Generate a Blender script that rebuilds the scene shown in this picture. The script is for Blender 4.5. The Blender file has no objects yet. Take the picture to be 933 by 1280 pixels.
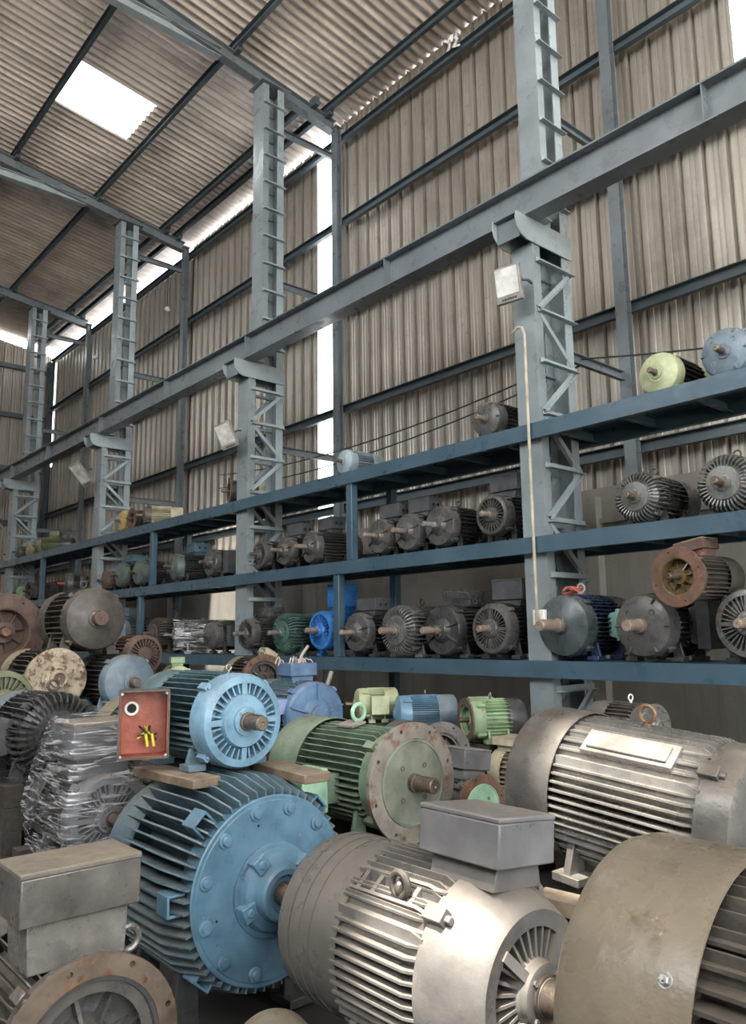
import bpy, bmesh, math, random
from mathutils import Vector, Matrix, noise
PI = math.pi
random.seed(7)
SC = bpy.context.scene
COL = SC.collection
# ------------------------------------------------------------ camera, sky, sun, exposure
cam_data = bpy.data.cameras.new('camera')
cam = bpy.data.objects.new('camera', cam_data)
COL.objects.link(cam)
RR = ((0.65316, 0.7571, -0.01357), (-0.12621, 0.09118, -0.9878), (-0.74663, 0.6469, 0.15511))
right, up, back = Vector(RR[0]), -Vector(RR[1]), -Vector(RR[2])
m3 = Matrix((right, up, back)).transposed()
cam.matrix_world = Matrix.Translation((0, 0, 1.75)) @ m3.to_4x4()
cam_data.sensor_fit = 'VERTICAL'
cam_data.sensor_height = 36.0
cam_data.lens = 36.0 * 982.14 / 1280
cam_data.clip_start = 0.05
cam_data.clip_end = 500
SC.camera = cam

world = bpy.data.worlds.new('sky')
SC.world = world
world.use_nodes = True
wn = world.node_tree.nodes
bg = wn['Background']
bg.inputs[0].default_value = (0.95, 0.98, 1.0, 1)
bg.inputs[1].default_value = 1.5

sun_data = bpy.data.lights.new('sun', 'SUN')
sun = bpy.data.objects.new('sun', sun_data)
COL.objects.link(sun)
SUN_DIR = Vector((0.10, -0.35, 0.93)).normalized()
sun.rotation_euler = SUN_DIR.to_track_quat('Z', 'Y').to_euler()
sun_data.energy = 4.2
sun_data.angle = math.radians(1.0)
sun_data.color = (1.0, 0.95, 0.87)

SC.view_settings.view_transform = 'Standard'
SC.view_settings.look = 'None'
SC.view_settings.gamma = 1
SC.view_settings.use_curve_mapping = False
SC.view_settings.exposure = 2.25
try:
    SC.cycles.use_denoising = True
    SC.cycles.max_bounces = 8
    SC.cycles.diffuse_bounces = 5
    SC.cycles.transparent_max_bounces = 12
    SC.cycles.caustics_reflective = False
    SC.cycles.caustics_refractive = False
except Exception:
    pass

# ------------------------------------------------------------ materials
def node(nt, typ, **kw):
    n = nt.nodes.new(typ)
    for k, v in kw.items():
        setattr(n, k, v)
    return n

def paint(name, col, rust=0.0, dust=0.3, rough=0.5, metal=0.0, scale=6.0, var=0.34, rustcol=(0.16, 0.065, 0.03), dustcol=(0.34, 0.29, 0.22), bump=0.45, chips=0.0, chipcol=(0.35, 0.34, 0.32)):
    """weathered paint or metal: base colour with blotches, rust patches, chips and settled dust"""
    m = bpy.data.materials.new(name)
    m.use_nodes = True
    nt = m.node_tree
    L = nt.links.new
    b = nt.nodes['Principled BSDF']
    tc = node(nt, 'ShaderNodeTexCoord')
    oi = node(nt, 'ShaderNodeObjectInfo')
    add = node(nt, 'ShaderNodeVectorMath', operation='MULTIPLY_ADD')
    add.inputs[1].default_value = (1, 1, 1)
    L(tc.outputs['Object'], add.inputs[0])
    cmb = node(nt, 'ShaderNodeCombineXYZ')
    mul = node(nt, 'ShaderNodeMath', operation='MULTIPLY')
    mul.inputs[1].default_value = 37.0
    L(oi.outputs['Random'], mul.inputs[0])
    for i in range(3):
        L(mul.outputs[0], cmb.inputs[i])
    L(cmb.outputs[0], add.inputs[2])
    def nz(s, det=4, rg=0.6):
        n = node(nt, 'ShaderNodeTexNoise')
        n.inputs['Scale'].default_value = s
        n.inputs['Detail'].default_value = det
        n.inputs['Roughness'].default_value = rg
        L(add.outputs[0], n.inputs['Vector'])
        return n
    def ramp(src, a, bb, lo=0.0, hi=1.0):
        r = node(nt, 'ShaderNodeMapRange')
        r.inputs['From Min'].default_value = a
        r.inputs['From Max'].default_value = bb
        r.inputs['To Min'].default_value = lo
        r.inputs['To Max'].default_value = hi
        L(src, r.inputs['Value'])
        return r.outputs[0]
    def mix(fac, a, c):
        x = node(nt, 'ShaderNodeMix', data_type='RGBA')
        if isinstance(fac, float):
            x.inputs[0].default_value = fac
        else:
            L(fac, x.inputs[0])
        for s, v in ((x.inputs[6], a), (x.inputs[7], c)):
            if isinstance(v, tuple):
                s.default_value = (*v, 1)
            else:
                L(v, s)
        return x.outputs[2]
    n1 = nz(scale)
    dark = tuple(c * (1 - var) for c in col)
    lite = tuple(min(1, c * (1 + var) + 0.01) for c in col)
    c = mix(ramp(n1.outputs['Fac'], 0.3, 0.7), dark, lite)
    rgh = rough
    if chips > 0:
        n4 = nz(scale * 7, 3, 0.7)
        c = mix(ramp(n4.outputs['Fac'], 0.74 - chips * 0.2, 0.77 - chips * 0.2), c, chipcol)
    if rust > 0:
        n2 = nz(scale * 1.7, 6, 0.7)
        t = 0.72 - 0.36 * rust
        fr = ramp(n2.outputs['Fac'], t, t + 0.08)
        rc = mix(ramp(nz(scale * 5).outputs['Fac'], 0.35, 0.65), tuple(x * 0.55 for x in rustcol), tuple(min(1, x * 1.6) for x in rustcol))
        c = mix(fr, c, rc)
    if dust > 0:
        g = node(nt, 'ShaderNodeNewGeometry')
        sp = node(nt, 'ShaderNodeSeparateXYZ')
        L(g.outputs['Normal'], sp.inputs[0])
        up_ = ramp(sp.outputs['Z'], 0.25, 1.0, 0.0, 1.0)
        n3 = nz(scale * 0.8, 5, 0.65)
        dn = ramp(n3.outputs['Fac'], 0.3, 0.65, 0.15, 1.0)
        mm = node(nt, 'ShaderNodeMath', operation='MULTIPLY')
        L(up_, mm.inputs[0]); L(dn, mm.inputs[1])
        m2 = node(nt, 'ShaderNodeMath', operation='MULTIPLY_ADD')
        m2.inputs[1].default_value = dust
        L(mm.outputs[0], m2.inputs[0])
        n5 = nz(scale * 2.3, 5, 0.7)
        L(ramp(n5.outputs['Fac'], 0.45, 0.8, 0.0, dust * 0.5), m2.inputs[2])
        m2.use_clamp = True
        c = mix(m2.outputs[0], c, dustcol)
    L(c, b.inputs['Base Color'])
    L(ramp(nz(scale * 3).outputs['Fac'], 0.3, 0.7, max(0.05, rough - 0.2), min(1, rough + 0.12)), b.inputs['Roughness'])
    b.inputs['Metallic'].default_value = metal
    if bump > 0:
        bp = node(nt, 'ShaderNodeBump')
        bp.inputs['Strength'].default_value = bump
        bp.inputs['Distance'].default_value = 0.004
        L(nz(scale * 9, 3).outputs['Fac'], bp.inputs['Height'])
        L(bp.outputs[0], b.inputs['Normal'])
    return m

def plain(name, col, rough=0.5, metal=0.0):
    m = bpy.data.materials.new(name)
    m.use_nodes = True
    b = m.node_tree.nodes['Principled BSDF']
    b.inputs['Base Color'].default_value = (*col, 1)
    b.inputs['Roughness'].default_value = rough
    b.inputs['Metallic'].default_value = metal
    return m

M = {}
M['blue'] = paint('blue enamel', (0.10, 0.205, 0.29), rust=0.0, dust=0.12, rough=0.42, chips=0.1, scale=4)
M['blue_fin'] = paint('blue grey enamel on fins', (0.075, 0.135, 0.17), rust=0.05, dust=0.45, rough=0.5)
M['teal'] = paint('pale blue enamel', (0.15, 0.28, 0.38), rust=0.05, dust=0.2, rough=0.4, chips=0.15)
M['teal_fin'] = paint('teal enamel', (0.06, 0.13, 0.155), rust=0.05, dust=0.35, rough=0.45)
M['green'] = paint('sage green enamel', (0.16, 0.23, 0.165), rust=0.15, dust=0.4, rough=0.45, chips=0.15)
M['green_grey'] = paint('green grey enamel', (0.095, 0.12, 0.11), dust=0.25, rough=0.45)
M['blistered'] = paint('tan enamel blistered with rust', (0.36, 0.30, 0.21), rust=0.55, dust=0.1, rough=0.65, rustcol=(0.13, 0.075, 0.045), scale=7)
M['olive_disc'] = paint('grey green enamel', (0.175, 0.195, 0.15), rust=0.0, dust=0.2, rough=0.5, chips=0.1)
M['mint'] = paint('mint green enamel', (0.30, 0.50, 0.34), rust=0.25, dust=0.15, rough=0.5, chips=0.1)
M['pale_green'] = paint('pale green enamel', (0.38, 0.42, 0.25), rust=0.22, dust=0.2, rough=0.5)
M['leaf_green'] = paint('light green enamel', (0.25, 0.36, 0.20), rust=0.35, dust=0.2, rough=0.5)
M['dark_green'] = paint('dark green enamel', (0.045, 0.105, 0.09), rust=0.04, dust=0.2, rough=0.4)
M['olive'] = paint('olive green enamel', (0.13, 0.145, 0.075), rust=0.3, dust=0.4, rough=0.55)
M['grey'] = paint('dusty grey enamel', (0.125, 0.12, 0.113), rust=0.03, dust=0.5, rough=0.42, chips=0.08, dustcol=(0.40, 0.34, 0.27), scale=3)
M['grey_cowl'] = paint('taupe grey enamel', (0.115, 0.107, 0.096), rust=0.0, dust=0.25, rough=0.38, chips=0.12, scale=3)
M['box_grey'] = paint('grey sheet metal', (0.15, 0.15, 0.155), rust=0.02, dust=0.45, rough=0.45, scale=3, dustcol=(0.31, 0.255, 0.20))
M['iron'] = paint('bare dull iron', (0.135, 0.128, 0.118), rust=0.25, dust=0.4, rough=0.4, metal=0.35, dustcol=(0.36, 0.30, 0.23), scale=4)
M['steel_dusty'] = paint('polished dusty steel', (0.24, 0.228, 0.21), rust=0.12, dust=0.35, rough=0.32, metal=0.35, scale=4)
M['charcoal'] = paint('charcoal enamel', (0.035, 0.036, 0.038), rust=0.0, dust=0.15, rough=0.35)
M['charcoal_face'] = paint('charcoal enamel on shields', (0.072, 0.071, 0.069), rust=0.0, dust=0.22, rough=0.36)
M['black_fin'] = paint('blackened fins', (0.035, 0.036, 0.038), rust=0.05, dust=0.35, rough=0.5)
M['dark_iron'] = paint('dark brown iron', (0.058, 0.05, 0.043), rust=0.25, dust=0.3, rough=0.5)
M['box_charcoal'] = paint('charcoal sheet metal', (0.06, 0.065, 0.07), rust=0.0, dust=0.3, rough=0.5)
M['silver'] = paint('silver grey enamel', (0.15, 0.152, 0.142), rust=0.0, dust=0.25, rough=0.32, metal=0.3)
M['bright_blue'] = paint('bright blue enamel', (0.025, 0.15, 0.43), rust=0.0, dust=0.1, rough=0.38)
M['mid_blue'] = paint('mid blue enamel', (0.085, 0.165, 0.28), rust=0.05, dust=0.3, rough=0.5, dustcol=(0.33, 0.27, 0.22))
M['navy'] = paint('navy enamel', (0.02, 0.045, 0.11), rust=0.03, dust=0.15, rough=0.32)
M['navy_face'] = paint('greyed navy enamel', (0.055, 0.07, 0.075), rust=0.0, dust=0.2, rough=0.3)
M['dusty_blue'] = paint('dusty blue enamel', (0.125, 0.175, 0.215), rust=0.08, dust=0.4, rough=0.5)
M['sky_blue'] = paint('grey blue enamel', (0.23, 0.29, 0.32), rust=0.02, dust=0.2, rough=0.5)
M['rust'] = paint('rusted iron', (0.125, 0.068, 0.045), rust=0.5, dust=0.12, rough=0.7, rustcol=(0.19, 0.085, 0.045), scale=8)
M['rust_brown'] = paint('dark rusted iron', (0.10, 0.062, 0.048), rust=0.4, dust=0.2, rough=0.7, rustcol=(0.15, 0.07, 0.045))
M['rust_grey'] = paint('grey paint worn to rust', (0.22, 0.20, 0.17), rust=0.6, dust=0.15, rough=0.6, rustcol=(0.17, 0.095, 0.065), scale=6)
M['flange_brown'] = paint('brown scoured iron flange', (0.145, 0.11, 0.082), rust=0.6, dust=0.15, rough=0.55, rustcol=(0.17, 0.09, 0.05), metal=0.2)
M['tan'] = paint('tan dusty enamel', (0.27, 0.225, 0.155), rust=0.12, dust=0.3, rough=0.6)
M['cream'] = paint('cream enamel', (0.42, 0.37, 0.26), rust=0.2, dust=0.3, rough=0.6)
M['khaki'] = paint('khaki sheet metal', (0.165, 0.138, 0.10), rust=0.27, rustcol=(0.085, 0.065, 0.045), dust=0.3, rough=0.36, scale=3.0, chips=0.2, bump=0.5, chipcol=(0.35, 0.30, 0.19), dustcol=(0.28, 0.235, 0.165))
M['yellow'] = paint('ochre enamel', (0.45, 0.31, 0.12), rust=0.2, dust=0.2, rough=0.55)
M['shaft'] = paint('rust-browned steel shaft', (0.15, 0.115, 0.09), rust=0.35, dust=0.1, rough=0.42, metal=0.55, rustcol=(0.16, 0.075, 0.04), scale=14)
M['shaft_pink'] = paint('primed steel shaft', (0.25, 0.19, 0.15), rust=0.3, dust=0.1, rough=0.5, metal=0.2, scale=14)
M['shaft_red'] = paint('red capped shaft', (0.26, 0.03, 0.025), rust=0.0, dust=0.1, rough=0.5)
M['bolt'] = paint('zinc bolt', (0.33, 0.32, 0.30), rust=0.15, dust=0.1, rough=0.35, metal=0.7, scale=20)
M['hole_shade'] = plain('painted cavity shade', (0.012, 0.012, 0.012), 0.9)  # flat black discs paint the dark of openings that are not cut
M['plate'] = paint('etched nameplate', (0.36, 0.33, 0.28), dust=0.3, rough=0.5, metal=0.3, scale=20)
M['ring_bronze'] = paint('bronzed eyebolt', (0.26, 0.165, 0.095), rust=0.3, dust=0.1, rough=0.45, metal=0.3)
M['ochre_grease'] = paint('greasy ochre primer', (0.115, 0.085, 0.035), rust=0.4, dust=0.0, rough=0.25)
M['box_red'] = paint('red oxide inside the box', (0.27, 0.06, 0.03), rust=0.05, dust=0.1, rough=0.5)
M['lilac'] = paint('lilac blue enamel', (0.22, 0.28, 0.46), rust=0.02, dust=0.4, rough=0.5, dustcol=(0.35, 0.27, 0.22))
M['box_mint'] = paint('sea green box enamel', (0.17, 0.32, 0.26), rust=0.05, dust=0.2, rough=0.4)
M['wire_yellow'] = plain('yellow green sleeve', (0.55, 0.45, 0.03), 0.4)
M['wire_pink'] = plain('pale insulated wire', (0.50, 0.42, 0.37), 0.6)
M['rope_red'] = plain('red rope', (0.50, 0.13, 0.10), 0.8)
M['white_plate'] = plain('white enamel', (0.72, 0.70, 0.64), 0.5)
M['steel_blue'] = paint('blue rack enamel', (0.042, 0.085, 0.118), rust=0.0, dust=0.12, rough=0.42, scale=2, var=0.15, dustcol=(0.16, 0.2, 0.22))
M['steel_pale'] = paint('pale blue-grey structural enamel', (0.27, 0.32, 0.34), rust=0.0, dust=0.1, rough=0.4, scale=2, var=0.15)
M['steel_shade_tone'] = paint('structural enamel darkened for shade', (0.20, 0.235, 0.25), rust=0.0, dust=0.1, rough=0.4, scale=2, var=0.2)  # same paint as the pale enamel, darkened for faces turned from the light
M['steel_grey'] = paint('grey-blue structural enamel', (0.13, 0.152, 0.168), rust=0.0, dust=0.15, rough=0.4, scale=2, var=0.2)
M['steel_dark'] = paint('dark grey purlin enamel', (0.055, 0.075, 0.088), rust=0.02, dust=0.1, rough=0.5, scale=2, var=0.2)
M['conduit'] = paint('cream conduit', (0.38, 0.335, 0.26), dust=0.1, rough=0.5)
M['dusty_lid'] = paint('dust-caked steel lid', (0.15, 0.135, 0.115), rust=0.2, dust=0.75, rough=0.7, dustcol=(0.27, 0.225, 0.165), scale=7)
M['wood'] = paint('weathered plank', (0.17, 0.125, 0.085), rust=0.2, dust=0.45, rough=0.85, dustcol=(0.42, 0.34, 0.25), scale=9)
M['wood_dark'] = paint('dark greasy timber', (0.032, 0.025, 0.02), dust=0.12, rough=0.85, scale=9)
M['lamp_body'] = paint('floodlight housing', (0.22, 0.21, 0.19), dust=0.2, rough=0.5)
M['lamp_glass'] = paint('floodlight glass', (0.50, 0.49, 0.46), dust=0.3, rough=0.25)
M['cable'] = plain('black cable', (0.02, 0.02, 0.02), 0.6)
M['bulb'] = plain('frosted bulb', (0.8, 0.8, 0.78), 0.3)
M['white_rag'] = plain('white plastic scrap', (0.75, 0.75, 0.75), 0.6)

def streaked(name, col, stain, axis, rough=0.6, metal=0.0, amount=0.5, seams=None):
    """sheeting with streaks running along one axis and sooty blotches"""
    m = bpy.data.materials.new(name)
    m.use_nodes = True
    nt = m.node_tree; L = nt.links.new
    b = nt.nodes['Principled BSDF']
    tc = node(nt, 'ShaderNodeTexCoord')
    mp = node(nt, 'ShaderNodeMapping')
    s = [3.5, 3.5, 3.5]; s[axis] = 0.35
    mp.inputs['Scale'].default_value = s
    L(tc.outputs['Object'], mp.inputs[0])
    n1 = node(nt, 'ShaderNodeTexNoise'); n1.inputs['Scale'].default_value = 1.6; n1.inputs['Detail'].default_value = 6; n1.inputs['Roughness'].default_value = 0.65
    L(mp.outputs[0], n1.inputs['Vector'])
    n2 = node(nt, 'ShaderNodeTexNoise'); n2.inputs['Scale'].default_value = 0.7; n2.inputs['Detail'].default_value = 7; n2.inputs['Roughness'].default_value = 0.7
    L(tc.outputs['Object'], n2.inputs['Vector'])
    r1 = node(nt, 'ShaderNodeMapRange'); r1.inputs['From Min'].default_value = 0.42; r1.inputs['From Max'].default_value = 0.72; r1.inputs['To Max'].default_value = amount
    L(n1.outputs['Fac'], r1.inputs['Value'])
    r2 = node(nt, 'ShaderNodeMapRange'); r2.inputs['From Min'].default_value = 0.48; r2.inputs['From Max'].default_value = 0.68; r2.inputs['To Max'].default_value = amount
    L(n2.outputs['Fac'], r2.inputs['Value'])
    n3 = node(nt, 'ShaderNodeTexNoise'); n3.inputs['Scale'].default_value = 9; n3.inputs['Detail'].default_value = 5; n3.inputs['Roughness'].default_value = 0.75
    L(tc.outputs['Object'], n3.inputs['Vector'])
    r3 = node(nt, 'ShaderNodeMapRange'); r3.inputs['From Min'].default_value = 0.55; r3.inputs['From Max'].default_value = 0.72; r3.inputs['To Max'].default_value = amount
    L(n3.outputs['Fac'], r3.inputs['Value'])
    mx = node(nt, 'ShaderNodeMath', operation='MAXIMUM'); L(r1.outputs[0], mx.inputs[0]); L(r2.outputs[0], mx.inputs[1])
    mz = node(nt, 'ShaderNodeMath', operation='MAXIMUM'); L(mx.outputs[0], mz.inputs[0]); L(r3.outputs[0], mz.inputs[1])
    x = node(nt, 'ShaderNodeMix', data_type='RGBA')
    L(mz.outputs[0], x.inputs[0]); x.inputs[6].default_value = (*col, 1); x.inputs[7].default_value = (*stain, 1)
    L(x.outputs[2], b.inputs['Base Color'])
    b.inputs['Roughness'].default_value = rough
    b.inputs['Metallic'].default_value = metal
    return m
M['wall_sheet'] = streaked('tin wall sheeting', (0.43, 0.395, 0.34), (0.15, 0.13, 0.11), 2, rough=0.36, metal=0.45, amount=0.5)
M['roof_sheet'] = streaked('fibre cement roof sheeting', (0.74, 0.665, 0.61), (0.15, 0.115, 0.10), 1, rough=0.9, amount=0.6)
M['concrete'] = streaked('old concrete', (0.25, 0.235, 0.205), (0.11, 0.10, 0.085), 2, rough=0.9, amount=0.6)
M['ground'] = streaked('oily concrete floor', (0.045, 0.042, 0.038), (0.02, 0.018, 0.016), 0, rough=0.8, amount=0.7)

M['bounce_yard'] = streaked('pale ground for bounced light', (0.58, 0.53, 0.46), (0.48, 0.43, 0.36), 0, rough=0.95, amount=0.6)  # unseen ground, coloured pale to bounce sunlight up to the roof

def film_material():
    m = bpy.data.materials.new('clear stretch film')
    m.use_nodes = True
    nt = m.node_tree; L = nt.links.new
    nt.nodes.remove(nt.nodes['Principled BSDF'])
    out = nt.nodes['Material Output']
    tr = node(nt, 'ShaderNodeBsdfTransparent')
    tr.inputs[0].default_value = (0.97, 0.98, 1, 1)
    gl = node(nt, 'ShaderNodeBsdfGlossy'); gl.inputs['Roughness'].default_value = 0.16
    df = node(nt, 'ShaderNodeBsdfDiffuse'); df.inputs[0].default_value = (0.75, 0.77, 0.80, 1)
    tc = node(nt, 'ShaderNodeTexCoord')
    mp = node(nt, 'ShaderNodeMapping'); mp.inputs['Rotation'].default_value = (0.5, 0.6, 0.3); mp.inputs['Scale'].default_value = (4, 3, 34)
    L(tc.outputs['Object'], mp.inputs[0])
    n = node(nt, 'ShaderNodeTexNoise'); n.inputs['Scale'].default_value = 1.3; n.inputs['Detail'].default_value = 5; n.inputs['Distortion'].default_value = 1.2
    L(mp.outputs[0], n.inputs['Vector'])
    r = node(nt, 'ShaderNodeMapRange'); r.inputs['From Min'].default_value = 0.51; r.inputs['From Max'].default_value = 0.66; r.inputs['To Min'].default_value = 0.05; r.inputs['To Max'].default_value = 0.95  # opaque white streaks paint glints along the creases
    L(n.outputs['Fac'], r.inputs['Value'])
    bp = node(nt, 'ShaderNodeBump'); bp.inputs['Strength'].default_value = 1.0; bp.inputs['Distance'].default_value = 0.02
    L(n.outputs['Fac'], bp.inputs['Height'])
    L(bp.outputs[0], gl.inputs['Normal']); L(bp.outputs[0], df.inputs['Normal'])
    mg = node(nt, 'ShaderNodeMixShader'); mg.inputs[0].default_value = 0.5
    L(gl.outputs[0], mg.inputs[1]); L(df.outputs[0], mg.inputs[2])
    ms = node(nt, 'ShaderNodeMixShader')
    L(r.outputs[0], ms.inputs[0]); L(tr.outputs[0], ms.inputs[1]); L(mg.outputs[0], ms.inputs[2])
    L(ms.outputs[0], out.inputs[0])
    return m
M['film'] = film_material()

# ------------------------------------------------------------ mesh builder
class MB:
    def __init__(s):
        s.v = []; s.f = []; s.X = Matrix.Identity(4)
    def add(s, vs, fs):
        o = len(s.v)
        s.v += [tuple(s.X @ Vector(p)) for p in vs]
        s.f += [tuple(i + o for i in f) for f in fs]
        return s
    def box(s, c, d, rot=None):
        c = Vector(c); vs = []
        for z in (-1, 1):
            for y in (-1, 1):
                for x in (-1, 1):
                    p = Vector((x * d[0] / 2, y * d[1] / 2, z * d[2] / 2))
                    if rot is not None: p = rot @ p
                    vs.append(c + p)
        return s.add(vs, [(0, 2, 3, 1), (4, 5, 7, 6), (0, 1, 5, 4), (2, 6, 7, 3), (0, 4, 6, 2), (1, 3, 7, 5)])
    def lathe(s, prof, seg=32, c=(0, 0, 0), closed=False):
        """revolve (x, r) profile about the x axis through c"""
        vs = []; rings = []
        for (x, r) in prof:
            if r < 1e-6:
                rings.append([len(vs)]); vs.append((c[0] + x, c[1], c[2]))
            else:
                rings.append(list(range(len(vs), len(vs) + seg)))
                for k in range(seg):
                    a = 2 * PI * k / seg
                    vs.append((c[0] + x, c[1] + r * math.cos(a), c[2] + r * math.sin(a)))
        fs = []
        pairs = list(zip(rings[:-1], rings[1:]))
        if closed: pairs.append((rings[-1], rings[0]))
        for A, B in pairs:
            for k in range(seg):
                k2 = (k + 1) % seg
                if len(A) == 1 and len(B) == 1: continue
                if len(A) == 1: fs.append((A[0], B[k], B[k2]))
                elif len(B) == 1: fs.append((A[k], B[0], A[k2]))
                else: fs.append((A[k], B[k], B[k2], A[k2]))
        return s.add(vs, fs)
    def prism(s, poly, t, F):
        """extrude 2D poly by thickness t; F maps (u, v, w) to 3D"""
        n = len(poly)
        vs = [F(u, v, -t / 2) for u, v in poly] + [F(u, v, t / 2) for u, v in poly]
        fs = [tuple(range(n - 1, -1, -1)), tuple(range(n, 2 * n))]
        fs += [(i, (i + 1) % n, n + (i + 1) % n, n + i) for i in range(n)]
        return s.add(vs, fs)
    def section(s, prof, p0, p1, upv=(0, 0, 1)):
        """extrude a closed 2D section (side, up) from p0 to p1"""
        p0, p1 = Vector(p0), Vector(p1)
        d = (p1 - p0).normalized(); u = Vector(upv); sd = d.cross(u).normalized(); u = sd.cross(d)
        n = len(prof)
        vs = [p0 + sd * a + u * b for a, b in prof] + [p1 + sd * a + u * b for a, b in prof]
        fs = [tuple(range(n)), tuple(range(2 * n - 1, n - 1, -1))]
        fs += [(i, n + i, n + (i + 1) % n, (i + 1) % n) for i in range(n)]
        return s.add(vs, fs)
    def tube(s, pts, r, seg=8):
        pts = [Vector(p) for p in pts]; n = len(pts); vs = []; fs = []
        ref = Vector((0.13, 0.21, 0.97))
        for i, p in enumerate(pts):
            d = (pts[min(i + 1, n - 1)] - pts[max(i - 1, 0)]).normalized()
            a = d.cross(ref)
            if a.length < 1e-3: a = d.cross(Vector((1, 0, 0)))
            a.normalize(); b = d.cross(a)
            for k in range(seg):
                t = 2 * PI * k / seg
                vs.append(p + a * (r * math.cos(t)) + b * (r * math.sin(t)))
        for i in range(n - 1):
            for k in range(seg):
                k2 = (k + 1) % seg
                fs.append((i * seg + k, i * seg + k2, (i + 1) * seg + k2, (i + 1) * seg + k))
        fs.append(tuple(range(seg - 1, -1, -1))); fs.append(tuple((n - 1) * seg + k for k in range(seg)))
        return s.add(vs, fs)
    def torus(s, c, R, r, axis='x', seg=20, sub=8):
        c = Vector(c); vs = []; fs = []
        for i in range(seg):
            a = 2 * PI * i / seg
            for k in range(sub):
                b = 2 * PI * k / sub
                q = (R + r * math.cos(b)); h = r * math.sin(b)
                p = {'x': (h, q * math.cos(a), q * math.sin(a)), 'y': (q * math.cos(a), h, q * math.sin(a)), 'z': (q * math.cos(a), q * math.sin(a), h)}[axis]
                vs.append(c + Vector(p))
        for i in range(seg):
            i2 = (i + 1) % seg
            for k in range(sub):
                k2 = (k + 1) % sub
                fs.append((i * sub + k, i2 * sub + k, i2 * sub + k2, i * sub + k2))
        return s.add(vs, fs)
    def holed_ring(s, r0, r1, x0, x1, n, rc, rh, c, seg=12, phase=0.0):
        """annular plate between x0 and x1 with n real round holes at radius rc"""
        for i in range(n):
            a0 = phase + 2 * PI * (i - 0.5) / n; a1 = phase + 2 * PI * (i + 0.5) / n; am = (a0 + a1) / 2
            per = []
            q = 6
            for k in range(q): per.append((r1, a0 + (a1 - a0) * k / q))
            for k in range(2): per.append((r1 + (r0 - r1) * k / 2, a1))
            for k in range(q): per.append((r0, a1 + (a0 - a1) * k / q))
            for k in range(2): per.append((r0 + (r1 - r0) * k / 2, a0))
            outer = [(r * math.cos(a), r * math.sin(a)) for r, a in per]
            hc = (rc * math.cos(am), rc * math.sin(am))
            inner = []
            for (y, z) in outer:
                d = math.atan2(z - hc[1], y - hc[0])
                inner.append((hc[0] + rh * math.cos(d), hc[1] + rh * math.sin(d)))
            m = len(outer); vs = []
            for x in (x0, x1):
                for y, z in outer: vs.append((c[0] + x, c[1] + y, c[2] + z))
                for y, z in inner: vs.append((c[0] + x, c[1] + y, c[2] + z))
            fs = []
            for k in range(m):
                k2 = (k + 1) % m
                fs.append((k, k2, m + k2, m + k))
                fs.append((2 * m + k, 3 * m + k, 3 * m + k2, 2 * m + k2))
                fs.append((m + k, m + k2, 3 * m + k2, 3 * m + k))
                if k < q or (q + 2 <= k < 2 * q + 2):
                    fs.append((k2, k, 2 * m + k, 2 * m + k2))
            s.add(vs, fs)
        return s
    def build(s, name, mat, parent=None, bevel=0.0, smooth=True, ang=32):
        me = bpy.data.meshes.new(name)
        me.from_pydata(s.v, [], s.f)
        me.validate(verbose=False)
        me.update()
        if smooth:
            me.polygons.foreach_set('use_smooth', [True] * len(me.polygons))
            me.set_sharp_from_angle(angle=math.radians(ang))
        me.materials.append(M[mat] if isinstance(mat, str) else mat)
        o = bpy.data.objects.new(name, me)
        COL.objects.link(o)
        if parent is not None: o.parent = parent
        if bevel > 0:
            b = o.modifiers.new('bevel', 'BEVEL')
            b.width = bevel; b.segments = 2; b.limit_method = 'ANGLE'; b.angle_limit = math.radians(40)
        return o

def empty(name, loc, rot=(0, 0, 0)):
    o = bpy.data.objects.new(name, None)
    o.empty_display_size = 0.1
    COL.objects.link(o)
    o.location = loc
    o.rotation_euler = rot
    return o

def tag(o, label=None, cat=None, group=None, kind=None):
    if label: o['label'] = label
    if cat: o['category'] = cat
    if group: o['group'] = group
    if kind: o['kind'] = kind
    return o

def C_sec(h, w, t):     # channel: web at side 0, flanges towards +side
    return [(0, -h / 2), (w, -h / 2), (w, -h / 2 + t), (t, -h / 2 + t), (t, h / 2 - t), (w, h / 2 - t), (w, h / 2), (0, h / 2)]
def I_sec(h, w, t):
    return [(-w / 2, -h / 2), (w / 2, -h / 2), (w / 2, -h / 2 + t), (t / 2, -h / 2 + t), (t / 2, h / 2 - t), (w / 2, h / 2 - t), (w / 2, h / 2), (-w / 2, h / 2), (-w / 2, h / 2 - t), (-t / 2, h / 2 - t), (-t / 2, -h / 2 + t), (-w / 2, -h / 2 + t)]
def L_sec(w, t):
    return [(0, 0), (w, 0), (w, t), (t, t), (t, w), (0, w)]

# ------------------------------------------------------------ the building
SLOPE = 0.148
def roof_z(y):           # underside of the sheets
    return 10.37 - SLOPE * (y - 5.16) if y > -4 else 10.37 - SLOPE * (-4 - 5.16) + SLOPE * (y + 4)
XL, XR = -22.5, 10.0
def corr_patch(mb, x0, x1, y0, y1):
    pitch, amp = 0.15, 0.026
    n = max(2, int((x1 - x0) / pitch * 8)); vs = []
    ys = [y0, y1]
    for y in ys:
        for i in range(n + 1):
            x = x0 + (x1 - x0) * i / n
            vs.append((x, y, roof_z(y) + amp + amp * math.sin(2 * PI * x / pitch)))
    mb.add(vs, [(i, i + 1, n + 2 + i, n + 1 + i) for i in range(n)])
roof = MB()
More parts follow.
